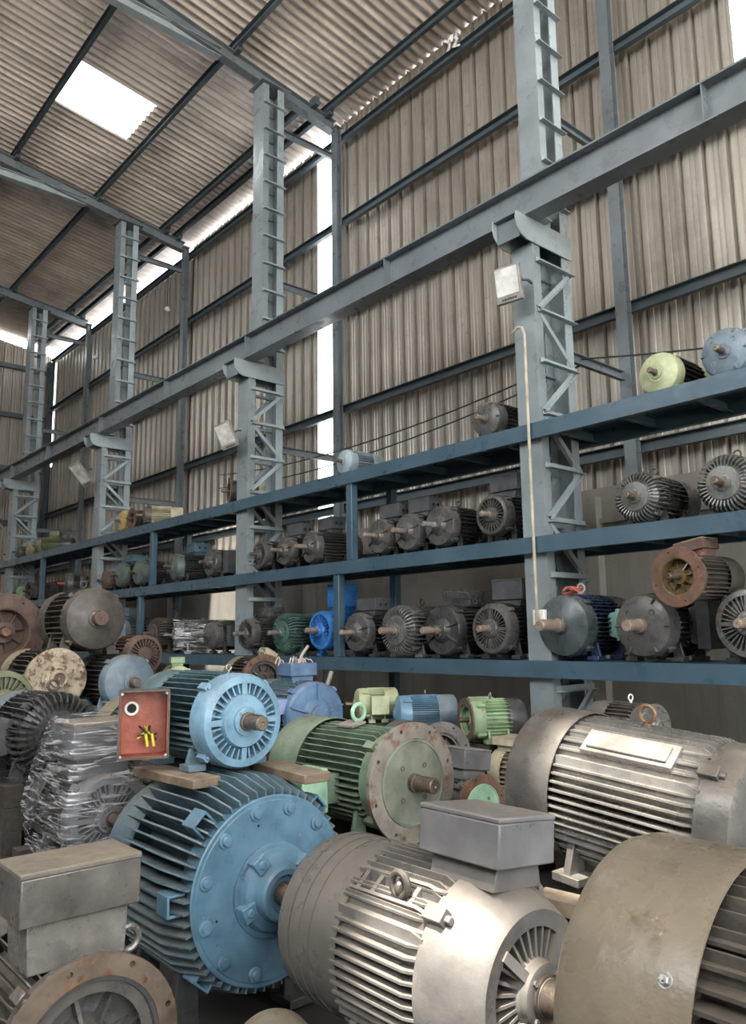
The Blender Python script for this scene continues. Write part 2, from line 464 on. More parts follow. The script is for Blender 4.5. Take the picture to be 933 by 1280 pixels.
# a skylight, then two unseen openings placed to throw sun patches: (x0, x1, y0, y1)
HOLES = [(-12.30, -11.12, 3.78, 5.05), (-1.00, -0.35, -2.42, -2.00), (-1.35, -0.65, -0.9, -0.42)]
ycuts = sorted({-6.0, -4.0, 7.46} | {h[2] for h in HOLES} | {h[3] for h in HOLES})
for ya, yb in zip(ycuts[:-1], ycuts[1:]):
    ym = (ya + yb) / 2
    xs = XL - 0.1
    for h in sorted([h for h in HOLES if h[2] <= ym <= h[3]]):
        corr_patch(roof, xs, h[0], ya, yb); xs = h[1]
    corr_patch(roof, xs, XR, ya, yb)
tag(roof.build('ceiling', 'roof_sheet', ang=60), kind='structure')

def rib_profile(x0, x1):
    out = []; x = x0
    while x < x1:
        for dx, d in ((0, 0), (0.045, 0), (0.053, 0.010), (0.060, 0.010), (0.068, 0), (0.105, 0), (0.113, 0.010), (0.120, 0.010), (0.128, 0), (0.165, 0), (0.175, -0.028), (0.200, -0.028), (0.206, 0.045), (0.236, 0.045), (0.242, 0)):
            if x + dx <= x1: out.append((x + dx, d))
        x += 0.25
    if out[-1][0] < x1 - 0.001: out.append((x1, 0))
    return out
def wall_patch(mb, x0, x1, z0, z1, y=7.40):
    p = rib_profile(x0, x1)
    if len(p) < 2: return
    n = len(p)
    vs = [(x, y + d, z0) for x, d in p] + [(x, y + d, z1) for x, d in p]
    mb.add(vs, [(i, i + 1, n + i + 1, n + i) for i in range(n - 1)])
wb = MB()
wall_patch(wb, -22.5, -14.2, 3.3, 9.72)
wall_patch(wb, -14.25, -9.86, 3.3, 9.96)
wall_patch(wb, -9.28, -2.93, 3.3, 10.06)
wall_patch(wb, -2.93, -1.7, 3.3, 7.25)
wall_patch(wb, -1.7, 10, 3.3, 10.02)
tag(wb.build('wall_back', 'wall_sheet', ang=20), kind='structure')
fw = MB()
for ye, za, zb in ((7.42, 0, 6.6), (7.33, 6.6, None)):
    p = rib_profile(-10, ye); n = len(p)
    vs = [(-22.5 - d, y, za) for y, d in p] + [(-22.5 - d, y, zb or min(roof_z(y), 11.2) - 0.24) for y, d in p]
    fw.add(vs, [(i, i + 1, n + i + 1, n + i) for i in range(n - 1)])
tag(fw.build('wall_far', 'wall_sheet', ang=20), kind='structure')
dd = MB()
dd.box((-6.2, 7.5, 1.65), (33, 0.26, 3.3))
tag(dd.build('wall_lower', 'concrete'), kind='structure')
fl = MB()
fl.box((-6.25, 0.75, -0.1), (32.5, 13.5, 0.2))
tag(fl.build('floor', 'ground'), kind='structure')
yd = MB()
yd.box((-6.25, -33, -0.1), (140, 54, 0.2)); yd.box((37, 20, -0.1), (54, 52, 0.2))  # added out of view as a reflector for the sunlight
tag(yd.build('bounce_yard', 'bounce_yard'), kind='structure')
sw = MB()
sw.box((0, -6.1, 3.25), (20, 0.2, 6.5)); sw.box((-16.3, -6.1, 5.7), (12.6, 0.2, 11.4))  # unseen wall added to block low sky light from behind the camera
tag(sw.build('wall_light_blocker', 'concrete'), kind='structure')
# ledge and pilasters of the concrete wall
t1 = MB().box((-6.2, 7.34, 2.93), (33, 0.06, 0.05))
tag(t1.build('trim_1', 'concrete'), kind='structure')
for k, x in enumerate((-4.9, -9.9, -14.9, -1.2)):
    t_ = MB().box((x, 7.31, 1.6), (0.35, 0.12, 3.2))
    tag(t_.build('trim_%d' % (k + 2), 'concrete'), kind='structure')

# girts
gz = [(9.62, 'topmost dark girt along the corrugated wall, just under the roof edge'), (8.18, 'second girt from the top on the corrugated wall'), (6.72, 'third girt from the top, crossing behind the crane beam'),
      (5.13, 'fourth girt from the top, just above the upper rack'), (3.62, 'lowest girt, just above the concrete base of the wall')]
for z, lab in gz:
    g = MB().section(C_sec(0.13, 0.07, 0.008), (-22.4, 7.27, z), (2.5, 7.27, z))
    tag(g.build('wall_girt', 'steel_dark'), lab, 'girt', 'girts on the back wall')
for z in (9.3, 7.9, 6.4, 4.9, 3.6):
    g = MB().section(C_sec(0.13, 0.07, 0.008), (-22.36, 7.25, z), (-22.36, -9, z))
    h = {9.3: 'topmost girt on the far end wall', 7.9: 'second girt from the top on the far end wall', 6.4: 'middle girt on the far end wall', 4.9: 'second lowest girt on the far end wall', 3.6: 'lowest girt on the far end wall'}[z]
    tag(g.build('wall_girt', 'steel_dark'), h, 'girt', 'girts on the far wall')
# wall posts
COLX = [-4.22, -9.07, -14.16, -19.45]
post_names = ['wall post right of the nearest lattice column', 'wall post beside the bright slit in the wall', 'wall post behind the third lattice column from the right', 'wall post near the far corner']
for x, lab in zip(COLX, post_names):
    g = MB().section(I_sec(0.10, 0.13, 0.008), (x + 0.03, 7.16, 3.3 if x > -5 else 2.2), (x + 0.03, 7.16, 9.78), (0, 1, 0))
    g.box((x + 0.03, 7.16, 9.8), (0.16, 0.14, 0.02))
    tag(g.build('wall_post', 'steel_grey'), 'slim grey ' + lab, 'post', 'posts along the back wall')
g = MB().section(I_sec(0.16, 0.20, 0.01), (-22.3, 7.2, 0), (-22.3, 7.2, 9.6), (0, 1, 0))
tag(g.build('wall_post', 'steel_dark'), 'dark post standing in the far corner', 'post', 'posts along the back wall')
# rafters with bottom chord
raf = ['nearest sloping roof rafter, above the tall second column', 'second sloping roof rafter, above the third column', 'third roof rafter, above the fourth column', 'roof rafter over the nearest column, at the very top right']
for x, lab in zip([COLX[1], COLX[2], COLX[3], COLX[0]], raf):
    r = empty('roof_rafter', (x, 5.9, 9.86))
    a = MB(); a.X = Matrix.Translation((-x, -5.9, -9.86))
    a.section(I_sec(0.2, 0.14, 0.012), (x, 7.12, roof_z(7.12) - 0.27), (x, -4, roof_z(-4) - 0.27))
    a.build('rafter_beam', 'steel_grey', r)
    if x < -5:
        a = MB(); a.X = Matrix.Translation((-x, -5.9, -9.86))
        a.section(I_sec(0.15, 0.12, 0.01), (x, 5.05, 10.06), (x, -4, 10.12))
        a.build('bottom_chord', 'steel_pale', r)
    for y in (6.98, 6.70, 5.3, 3.75):
        a = MB(); a.X = Matrix.Translation((-x, -5.9, -9.86))
        a.box((x + 0.07, y, roof_z(y) - 0.12), (0.16, 0.08, 0.14)); a.build('purlin_cleat', 'steel_dark', r)
    tag(r, lab, 'rafter', 'roof rafters')
pl = [(6.98, XL, 3, 'lowest purlin, nearest the top of the wall'), (6.68, XL, -9.2, 'purlin stopping at the nearest rafter, second from the wall'), (5.3, XL, 3, 'roof purlin passing over the column heads'),
      (3.75, XL, 3, 'roof purlin along the upper side of the bright skylight'), (2.2, XL, 3, 'highest roof purlin in view, at the upper left corner')]
for y, x0, x1, lab in pl:
    g = MB().section(C_sec(0.13, 0.06, 0.008), (x0, y, roof_z(y) - 0.07), (x1, y, roof_z(y) - 0.07))
    tag(g.build('roof_purlin', 'steel_dark'), 'dark ' + lab, 'purlin', 'roof purlins')

# lattice columns
W2 = [0.12, 0.135, 0.135, 0.15]
colab = ['nearest lattice steel column, with a cream conduit and a floodlight', 'second lattice column, left of the bright slit in the wall', 'third lattice column, at the left of the upper rack with a tilted floodlight', 'farthest lattice column, at the left edge']
for ci, (cx, hw, lab) in enumerate(zip(COLX, W2, colab)):
    r = empty('lattice_column', (cx, 5.78, 0))
    def mb():
        a = MB(); a.X = Matrix.Translation((-cx, -5.78, 0)); return a
    def chord(y, sgn, z0, z1, name, mat, hw=hw, d=0.10):
        a = mb()
        a.box((cx, y + sgn * 0.006, (z0 + z1) / 2), (2 * hw, 0.012, z1 - z0))
        for s_ in (-1, 1): a.box((cx + s_ * (hw - 0.0061), y + sgn * (d / 2 + 0.012), (z0 + z1) / 2), (0.012, d, z1 - z0))
        a.build(name, mat, r)
    chord(5.515, 1, 0, 5.28, 'front_chord', 'steel_shade_tone')
    chord(6.08, -1, 0, 9.86, 'rear_chord', 'steel_pale')
    chord(5.72, 1, 5.45, 9.86, 'shaft_chord', 'steel_shade_tone', d=0.085)
    k = 0; z = 0.3
    while z < 5.2:
        for s_ in (-1, 1):
            x = cx + s_ * (hw + 0.006)
            a = mb(); a.section(L_sec(0.05, 0.006), (x, 5.55, z), (x, 6.10, z)); a.build('lacing_bar', 'steel_pale', r)
            if z + 0.46 < 5.25:
                a = mb()
                if k % 2: a.section(L_sec(0.045, 0.006), (x, 5.57, z + 0.02), (x, 6.06, z + 0.46))
                else: a.section(L_sec(0.045, 0.006), (x, 6.06, z + 0.02), (x, 5.57, z + 0.46))
                a.build('lacing_bar', 'steel_pale', r)
        z += 0.48; k += 1
    z = 5.75
    while z < 9.8:
        for s_ in (-1, 1):
            x = cx + s_ * (hw + 0.004)
            a = mb(); a.section(L_sec(0.05, 0.006), (x, 5.72, z), (x, 6.10, z)); a.build('shaft_batten', 'steel_pale', r)
        z += 0.42
    # crane bracket: two curved plates and a seat
    for s_ in (-1, 1):
        a = mb()
        poly = [(6.10, 5.27), (6.10, 5.50), (5.28, 5.50), (5.27, 5.44), (5.29, 5.36), (5.34, 5.30), (5.42, 5.27)]
        a.prism(poly, 0.012, lambda u, v, w, s_=s_: (cx + s_ * (hw + 0.014) + w, u, v))
        a.build('bracket_plate', 'steel_pale', r)
    a = mb(); a.box((cx, 5.68, 5.49), (2 * hw, 0.80, 0.015)); a.box((cx, 5.34, 5.38), (2 * hw, 0.012, 0.2)); a.build('bracket_seat', 'steel_grey', r)
    for zt in (4.36, 6.83, 9.28):
        a = mb(); a.section(C_sec(0.10, 0.05, 0.007), (cx, 6.08, zt), (cx, 7.08, zt)); a.build('tie_bar', 'steel_grey', r)
    a = mb(); a.box((cx, 5.8, 0.01), (0.5, 0.9, 0.02)); a.build('base_plate', 'steel_grey', r)
    a = mb(); a.box((cx, 5.91, 9.875), (0.38, 0.5, 0.02)); a.build('cap_plate', 'steel_grey', r)
    tag(r, lab, 'column', 'lattice columns')

# crane beam on the brackets
r = empty('crane_beam', (-8, 5.5, 5.5))
a = MB(); a.X = Matrix.Translation((8, -5.5, -5.5))
a.section(I_sec(0.34, 0.20, 0.016), (-22.3, 5.5, 5.67), (4, 5.5, 5.67)); a.build('girder', 'steel_grey', r)
for x in (-2.6, -6.2, -9.07, -11.5, -14.16, -17, -19.45):
    a = MB(); a.X = Matrix.Translation((8, -5.5, -5.5))
    for s_ in (-1, 1): a.box((x + 0.2, 5.5 + s_ * 0.053, 5.67), (0.01, 0.09, 0.305))
    a.build('stiffener', 'steel_grey', r)
a = MB(); a.X = Matrix.Translation((8, -5.5, -5.5))
a.box((-9.1, 5.5, 5.855), (26, 0.05, 0.035)); a.build('rail', 'steel_dark', r)
for x in COLX:
    a = MB(); a.X = Matrix.Translation((8, -5.5, -5.5)); a.box((x + 0.05, 5.56, 5.512), (0.34, 0.3, 0.012)); a.box((x + 0.17, 5.6, 5.53), (0.05, 0.26, 0.03)); a.build('seat_plate', 'steel_pale', r)
tag(r, 'long grey crane runway beam crossing the whole picture on column brackets', 'crane beam')

# rack levels
def rack(z, lab, posts, post_h, mat='steel_blue'):
    r = empty('rack_level', (-8, 5.8, z - 0.15))
    def mb():
        a = MB(); a.X = Matrix.Translation((8, -5.8, -(z - 0.15))); return a
    x0, x1 = -20.2, 3.0
    a = mb(); a.section([(-q, w) for q, w in C_sec(0.14, 0.06, 0.008)][::-1], (x0, 5.44, z - 0.07), (x1, 5.44, z - 0.07)); a.build('front_beam', mat, r)
    a = mb(); a.section(C_sec(0.14, 0.06, 0.008), (x0, 6.16, z - 0.07), (x1, 6.16, z - 0.07)); a.build('rear_beam', mat, r)
    a = mb(); a.box(((x0 + x1) / 2, 5.8, z - 0.006), (x1 - x0, 0.66, 0.008)); a.build('deck_plate', mat, r)
    x = x0 + 0.1
    while x < x1:
        if min(abs(x - c) for c in COLX) > 0.2:
            a = mb(); a.section(C_sec(0.09, 0.05, 0.006), (x, 5.46, z - 0.06), (x, 6.14, z - 0.06)); a.build('cross_bearer', mat, r)
        x += 0.62
    for (px, py) in posts:
        a = mb(); a.box((px, py, z - 0.14 - post_h / 2), (0.10, 0.09, post_h)); a.build('post', mat, r, bevel=0.008)
    return tag(r, lab, 'rack', 'rack levels')
mp = [-6.71, -11.7, -16.9]
rack(3.57, 'top blue steel rack level along the wall, carrying few motors', [(x, 5.5) for x in mp] + [(x, 6.1) for x in mp], 0.86)
rack(2.57, 'middle blue steel rack level, crowded with charcoal motors', [(x, 5.5) for x in (-6.95, -12.1, -17.1)] + [(x, 6.12) for x in (-6.69, -12.1, -17.1)], 0.91)
rack(1.52, 'lowest blue steel rack level, just behind the floor pile', [(x, 6.1) for x in mp], 1.38)

# conduit, switch box, cables, floodlights
cd = MB()
pts = [(-4.28, 5.41, 4.44), (-4.22, 5.41, 4.47), (-4.17, 5.41, 4.45), (-4.15, 5.41, 4.38)] + [(-4.15, 5.41, 4.38 - 0.25 * k) for k in range(1, 10)] + [(-4.15, 5.41, 1.93)]
cd.tube(pts, 0.014, 10)
tag(cd.build('conduit_pipe', 'conduit'), 'cream conduit pipe with a hooked top running down the nearest column', 'pipe')
r = empty('switch_box', (-4.15, 5.42, 1.82))
MB().box((0, 0.03, 0.06), (0.12, 0.05, 0.13)).build('box', 'white_plate', r, bevel=0.006)
MB().box((0, -0.0, 0.06), (0.05, 0.02, 0.08)).build('cover', 'conduit', r, bevel=0.004)
tag(r, 'small white switch box at the foot of the cream conduit', 'switch box')
def sag(p0, p1, s, n=24):
    p0, p1 = Vector(p0), Vector(p1)
    return [p0.lerp(p1, k / n) - Vector((0, 0, s * 4 * (k / n) * (1 - k / n))) for k in range(n + 1)]
cb = [((-12.2, 6.95, 4.62), (-4.2, 6.35, 4.42), 0.22, 'upper of two thin black cables strung behind the columns'), ((-12.2, 6.95, 4.38), (-4.2, 6.35, 4.32), 0.22, 'lower of two thin black cables strung behind the columns'),
      ((-4.2, 6.35, 4.38), (-2.4, 6.9, 4.2), 0.02, 'short black cable right of the nearest column')]
for p0, p1, s, lab in cb:
    tag(MB().tube(sag(p0, p1, s), 0.009, 6).build('cable', 'cable'), lab, 'cable', 'cables behind the rack')

def floodlight(loc, rot, size, lab, tube=None):
    r = empty('floodlight', loc, rot)
    w, h = size
    MB().prism([(-w / 2, -h / 2), (w / 2, -h / 2), (w / 2 * 0.95, h / 2), (-w / 2 * 0.95, h / 2)], 0.05, lambda u, v, t: (t, u, v)).build('housing', 'lamp_body', r, bevel=0.008)
    MB().box((0.027, 0, 0.02), (0.006, w * 0.82, h * 0.74)).build('lens', 'lamp_glass', r)
    a = MB()
    for k in range(5): a.box((-0.04, -w * 0.3 + k * w * 0.15, 0), (0.04, 0.008, h * 0.6))
    a.build('cooling_fins', 'lamp_body', r)
    a = MB(); a.tube([(0, w / 2, 0), (-0.05, w / 2 + 0.03, 0), (-0.12, w / 2 + 0.03, -0.02)], 0.012, 8); a.build('bracket', 'steel_dark', r)
    a = MB()
    for k, ww in enumerate((0.012, 0.02, 0.01, 0.022, 0.014, 0.018)): a.box((0.0275, -0.06 + k * 0.026, -h * 0.41), (0.005, ww, 0.016))
    a.build('lettering', 'cable', r)
    return tag(r, lab, 'floodlight', 'floodlights on the columns')

# ------------------------------------------------------------ electric motors
def motor(label, face, R, L, yaw=-90, col='charcoal', fin=None, face_col=None, face_kind='smooth', fins='radial', nfin=None, H=None, seg=32,
          cowl='charcoal', box=None, shaft='shaft', shaft_len=None, eye=None, pitch=0, roll=0, group=None, feet=True, extra=None, flange=None, cowl_len=0.3, lugs=True, shaft_r=0.13, nm='electric_motor', foot_mat=None, hub=True, cowl_r=0.97, sh_len=None, slot=(0.36, 0.80), fin_span=0.72):
    """a motor with its shaft along local +x; `face` is the world position of the front face centre"""
    fin = fin or col; face_col = face_col or col
    H = H or R * 1.06
    rot = Matrix.Rotation(math.radians(yaw), 4, 'Z') @ Matrix.Rotation(math.radians(pitch), 4, 'Y') @ Matrix.Rotation(math.radians(roll), 4, 'X')
    fx = L / 2
    loc = Vector(face) - (rot @ Vector((fx, 0, H)))
    r = empty(nm, loc, rot.to_euler())
    c = (0, 0, H)
    sh = sh_len or (0.10 + 0.35 * R)              # depth of the front shield
    xs = fx - sh * 0.75               # stator front
    xr = -fx + cowl_len * L           # stator rear
    rc = R * 0.745
    big = seg >= 40
    def mb():
        return MB()
    # stator core
    mb().lathe([(xr, 0), (xr, rc), (xs, rc), (xs, 0)], seg, c).build('stator', fin, r)
    nf = nfin or (44 if big else 30)
    tf = max(0.0035, R * 0.022)
    a = mb()
    if fins == 'radial':
        for k in range(nf):
            t = 2 * PI * (k + 0.5) / nf
            d = Vector((0, math.cos(t), math.sin(t))); w_ = Vector((0, -math.sin(t), math.cos(t)))
            a.prism([(xr, rc * 0.97), (xr, R * 0.99), (xs - R * 0.08, R * 0.99), (xs, R * 0.90), (xs, rc * 0.97)], tf, lambda u, v, w: Vector(c) + Vector((u, 0, 0)) + d * v + w_ * w)
    elif fins == 'long':                # bent fins standing out past the front disc
        for k in range(nf):
            t = 2 * PI * (k + 0.5) / nf
            d = Vector((0, math.cos(t), math.sin(t))); w_ = Vector((0, -math.sin(t), math.cos(t)))
            a.prism([(xr, rc * 0.97), (xr, R * 1.17), (xs - R * 0.05, R * 1.17), (fx - R * 0.06, R * 1.06), (fx - R * 0.06, R * 0.9), (xs, rc * 0.97)], tf, lambda u, v, w: Vector(c) + Vector((u, 0, 0)) + d * v + w_ * w)
    else:                               # parallel fins, level on the sides, upright on top and below
        m = nfin or (9 if big else 6)
        for sgn in (-1, 1):
            for k in range(-m, m + 1):
                q = fin_span * R * k / m
                inn = math.sqrt(max(rc * rc - q * q, 0.01 * R * R)) * 0.96
                out = math.sqrt(R * R - q * q)
                a.prism([(xr, inn), (xr, out), (xs - R * 0.16, out), (xs, out * 0.93), (xs, inn)], tf * 1.15, lambda u, v, w, q=q, sgn=sgn: Vector(c) + Vector((u, sgn * v, q + w)))
                if sgn == -1 or k % 1 == 0:
                    a.prism([(xr, inn), (xr, out), (xs - R * 0.16, out), (xs, out * 0.93), (xs, inn)], tf * 1.15, lambda u, v, w, q=q, sgn=sgn: Vector(c) + Vector((u, q + w, sgn * v)))
    a.build('cooling_fins', fin, r, smooth=False)
    # front shield
    ro = R * 0.97
    fk = face_kind
    x1 = fx
    if fk == 'smooth':
        mb().lathe([(xs - 0.01, 0), (xs - 0.01, ro), (x1 - sh * 0.35, ro), (x1 - sh * 0.18, ro * 0.95), (x1 - sh * 0.08, ro * 0.80), (x1 - sh * 0.04, R * 0.45), (x1, R * 0.40), (x1, 0)], seg, c).build('end_shield', face_col, r)
    elif fk == 'ribs3':
        e = mb().lathe([(xs - 0.01, 0), (xs - 0.01, ro), (x1 - sh * 0.40, ro), (x1 - sh * 0.25, ro * 0.93), (x1 - sh * 0.22, R * 0.5), (x1 - 0.01, R * 0.36), (x1, R * 0.33), (x1, 0)], seg, c)
        for t in (PI / 2, PI / 2 + 2.1, PI / 2 - 2.1, 0.3, PI - 0.3):
            d = Vector((0, math.cos(t), math.sin(t))); w_ = Vector((0, -math.sin(t), math.cos(t)))
            e.prism([(x1 - sh * 0.3, R * 0.3), (x1 - 0.01, R * 0.3), (x1 - sh * 0.16, R * 0.92), (x1 - sh * 0.35, R * 0.95)], R * 0.05, lambda u, v, w: Vector(c) + Vector((u, 0, 0)) + d * v + w_ * w)
        e.build('end_shield', face_col, r)
    elif fk == 'slots':
        e = mb().lathe([(xs - 0.01, 0), (xs - 0.01, ro), (x1 - sh * 0.25, ro), (x1 - sh * 0.12, ro * 0.95), (x1 - sh * 0.08, ro * 0.80), (x1 - sh * 0.35, ro * 0.78), (x1 - sh * 0.35, R * (slot[0] + 0.04)), (x1 - 0.01, R * slot[0]), (x1, R * (slot[0] - 0.03)), (x1, 0)], seg, c)
        ns = 32 if big else 24
        for k in range(ns):
            t = 2 * PI * k / ns
            if big and abs(math.sin(2 * t)) < 0.12: continue
            d = Vector((0, math.cos(t), math.sin(t))); w_ = Vector((0, -math.sin(t), math.cos(t)))
            e.prism([(x1 - sh * 0.36, R * slot[0]), (x1 - sh * 0.08, R * (slot[0] + 0.02)), (x1 - sh * 0.10, ro * 0.80), (x1 - sh * 0.36, ro * 0.82)], R * 0.035, lambda u, v, w: Vector(c) + Vector((u, 0, 0)) + d * v + w_ * w)
        if big:
            for t in (0, PI / 2, PI, 3 * PI / 2):
                d = Vector((0, math.cos(t), math.sin(t))); w_ = Vector((0, -math.sin(t), math.cos(t)))
                e.prism([(x1 - sh * 0.36, R * 0.3), (x1 - sh * 0.05, R * 0.3), (x1 - sh * 0.08, ro * 0.84), (x1 - sh * 0.36, ro * 0.84)], R * 0.12, lambda u, v, w: Vector(c) + Vector((u, 0, 0)) + d * v + w_ * w)
        e.build('end_shield', face_col, r)
    elif fk == 'dome_slots':            # broad rounded shoulder, narrow ring, recessed vanes round the hub
        e = mb().lathe([(xs - 0.01, 0), (xs - 0.01, ro), (xs + sh * 0.12, ro * 1.0), (x1 - sh * 0.45, ro * 0.955), (x1 - sh * 0.22, ro * 0.86), (x1 - sh * 0.10, ro * 0.80), (x1 - sh * 0.06, ro * 0.76), (x1 - sh * 0.07, ro * 0.60), (x1 - sh * 0.22, ro * 0.58), (x1 - sh * 0.25, R * 0.36), (x1 - 0.01, R * 0.30), (x1, R * 0.26), (x1, 0)], seg, c)
        for k in range(30):
            t = 2 * PI * k / 30
            if abs(math.cos(2 * t)) < 0.10: continue
            d = Vector((0, math.cos(t), math.sin(t))); w_ = Vector((0, -math.sin(t), math.cos(t)))
            e.prism([(x1 - sh * 0.3, R * 0.30), (x1 - sh * 0.06, R * 0.30), (x1 - sh * 0.09, ro * 0.62), (x1 - sh * 0.3, ro * 0.62)], R * 0.03, lambda u, v, w: Vector(c) + Vector((u, 0, 0)) + d * v + w_ * w)
        for k in range(4):
            t = PI / 4 + k * PI / 2
            d = Vector((0, math.cos(t), math.sin(t))); w_ = Vector((0, -math.sin(t), math.cos(t)))
            e.prism([(x1 - sh * 0.3, R * 0.2), (x1 + sh * 0.02, R * 0.22), (x1 - sh * 0.05, ro * 0.64), (x1 - sh * 0.3, ro * 0.64)], R * 0.10, lambda u, v, w: Vector(c) + Vector((u, 0, 0)) + d * v + w_ * w)
        e.build('end_shield', face_col, r)
    elif fk == 'finned':
        e = mb().lathe([(xs - 0.01, 0), (xs - 0.01, R * 0.88), (x1 - sh * 0.45, R * 0.86), (x1 - sh * 0.15, R * 0.66), (x1 - sh * 0.1, R * 0.6), (x1 - sh * 0.02, R * 0.58), (x1, R * 0.3), (x1, 0)], seg, c)
        ns = 36
        for k in range(ns):
            t = 2 * PI * k / ns
            d = Vector((0, math.cos(t), math.sin(t))); w_ = Vector((0, -math.sin(t), math.cos(t)))
            e.prism([(xs - R * 0.35, R * 0.8), (xs - R * 0.35, R * 1.02), (x1 - sh * 0.45, R * 1.03), (x1 - sh * 0.15, R * 0.95), (x1 - sh * 0.02, R * 0.80), (x1 - sh * 0.08, R * 0.60), (x1 - sh * 0.5, R * 0.6)], R * 0.045, lambda u, v, w: Vector(c) + Vector((u, 0, 0)) + d * v + w_ * w)
        e.build('end_shield', face_col, r)
    elif fk == 'bolted':
        mb().lathe([(xs, 0), (xs, R * 0.9), (x1 - R * 0.10, R * 0.98), (x1 - R * 0.03, R), (x1 - R * 0.02, R * 0.985), (x1 - R * 0.02, R * 0.95), (x1 - R * 0.01, R * 0.94), (x1 - R * 0.01, R * 0.55), (x1 - R * 0.01, 0)], seg * 2, c).build('end_shield', face_col, r)
        for k in range(12):
            t = 2 * PI * (k + 0.5) / 12
            q = (c[0], c[1] + R * 0.86 * math.cos(t), c[2] + R * 0.86 * math.sin(t))
            mb().lathe([(x1 - R * 0.02, 0), (x1 - R * 0.02, R * 0.078), (x1 + R * 0.015, R * 0.078), (x1 + R * 0.02, R * 0.07), (x1 + R * 0.02, R * 0.05), (x1 + R * 0.05, R * 0.046), (x1 + R * 0.055, R * 0.025), (x1 + R * 0.05, 0)], 20, q).build('bolt', face_col, r)
        # bearing housing with an eight-sided cap
        mb().lathe([(x1 - R * 0.02, 0), (x1 - R * 0.02, R * 0.50), (x1 + R * 0.02, R * 0.50), (x1 + R * 0.03, R * 0.47), (x1 + R * 0.03, R * 0.44), (x1 + R * 0.10, R * 0.41), (x1 + R * 0.13, R * 0.34), (x1 + R * 0.14, R * 0.31), (x1 + R * 0.24, R * 0.29), (x1 + R * 0.26, R * 0.26), (x1 + R * 0.26, R * 0.2), (x1 + R * 0.20, R * 0.18), (x1 + R * 0.20, 0)], seg, c).build('bearing_housing', face_col, r)
        for t in (0.6, 2.2, 3.5, 5.0, 5.9):
            q = Vector((x1 + R * 0.08, c[1] + R * 0.40 * math.cos(t), c[2] + R * 0.40 * math.sin(t)))
            a = mb(); a.box(q, (R * 0.16, R * 0.17, R * 0.17), Matrix.Rotation(t, 3, 'X')); a.lathe([(0, 0), (0, R * 0.045), (R * 0.10, R * 0.045), (R * 0.1, 0)], 12, q); a.build('housing_lug', face_col, r, bevel=0.004)
        for k in range(4):
            t = 0.26 + 2 * PI * k / 4
            mb().lathe([(x1 - R * 0.009, 0), (x1 - R * 0.009, R * 0.016), (x1 - R * 0.006, 0)], 12, (0, c[1] + R * 0.72 * math.cos(t), c[2] + R * 0.72 * math.sin(t))).build('bolt_hole_shade', 'hole_shade', r)  # black spot painted as the shade of a bolt hole
    elif fk == 'drilled':
        mb().lathe([(xs - 0.01, 0), (xs - 0.01, ro), (x1 - sh * 0.42, ro), (x1 - sh * 0.15, ro * 0.93), (x1 - sh * 0.02, ro * 0.7), (x1, R * 0.40), (x1, 0)], seg, c).build('end_shield', face_col, r)
        for k in range(4):
            t = PI / 4 + 2 * PI * k / 4
            mb().lathe([(x1 - sh * 0.2, R * 0.1), (x1 + 0.002, R * 0.1), (x1 + 0.002, R * 0.07), (x1 - sh * 0.2, R * 0.07)], 16, (0, c[1] + R * 0.55 * math.cos(t), c[2] + R * 0.55 * math.sin(t)), closed=True).build('port_rim', face_col, r)
            mb().lathe([(x1 - 0.002, R * 0.07), (x1 - 0.004, 0)], 16, (0, c[1] + R * 0.55 * math.cos(t), c[2] + R * 0.55 * math.sin(t))).build('port_shade', 'hole_shade', r)  # black disc painted as the shade inside the port
        for k in range(6):
            t = 2 * PI * k / 6
            a = mb(); a.box((x1 - sh * 0.15, c[1] + R * 0.82 * math.cos(t), c[2] + R * 0.82 * math.sin(t)), (sh * 0.3, R * 0.16, R * 0.06), Matrix.Rotation(t, 3, 'X')); a.build('boss', face_col, r, bevel=0.004)
    elif fk in ('recess', 'disc'):
        # bell housing behind a flange
        rf = flange[0]
        a = mb().lathe([(xs - 0.01, rc * 0.5), (xs - 0.01, ro * 0.96), (x1 - sh * 0.6, ro * 0.96), (x1 - R * 0.08, rf * 0.86), (x1 - R * 0.08, rf * 0.6)], seg, c)
        a.build('bell_housing', face_col, r)
        ri = rf * flange[1]
        mb().holed_ring(ri, rf, x1 - R * 0.09, x1, flange[3] if len(flange) > 3 else 8, (rf + ri) / 2 + rf * 0.03, rf * 0.035, c, phase=0.3).build('flange', flange[2], r, ang=40)
        if fk == 'disc':
            mb().lathe([(x1 - 0.02, 0), (x1 - 0.02, ri * 1.01), (x1 + 0.006, ri * 0.99), (x1 + 0.008, ri * 0.94), (x1 + 0.002, ri * 0.93), (x1 + 0.002, 0)], seg * 2, c).build('spigot_disc', flange[4], r)
            for k in range(4):
                t = PI / 4 + k * PI / 2
                mb().torus((x1 + 0.004, c[1] + ri * 0.5 * math.cos(t), c[2] + ri * 0.5 * math.sin(t)), ri * 0.05, ri * 0.012, 'x', 14, 6).build('bolt_recess', 'rust', r)
        else:
            dp = R * 0.40
            a = mb().lathe([(x1 - R * 0.02, ri), (x1 - R * 0.03, ri * 0.94), (x1 - dp, ri * 0.86), (x1 - dp, R * 0.35), (x1 - dp * 0.4, R * 0.30), (x1 - dp * 0.4, R * 0.16), (x1 - dp * 0.6, R * 0.14), (x1 - dp * 0.6, 0)], seg, c)
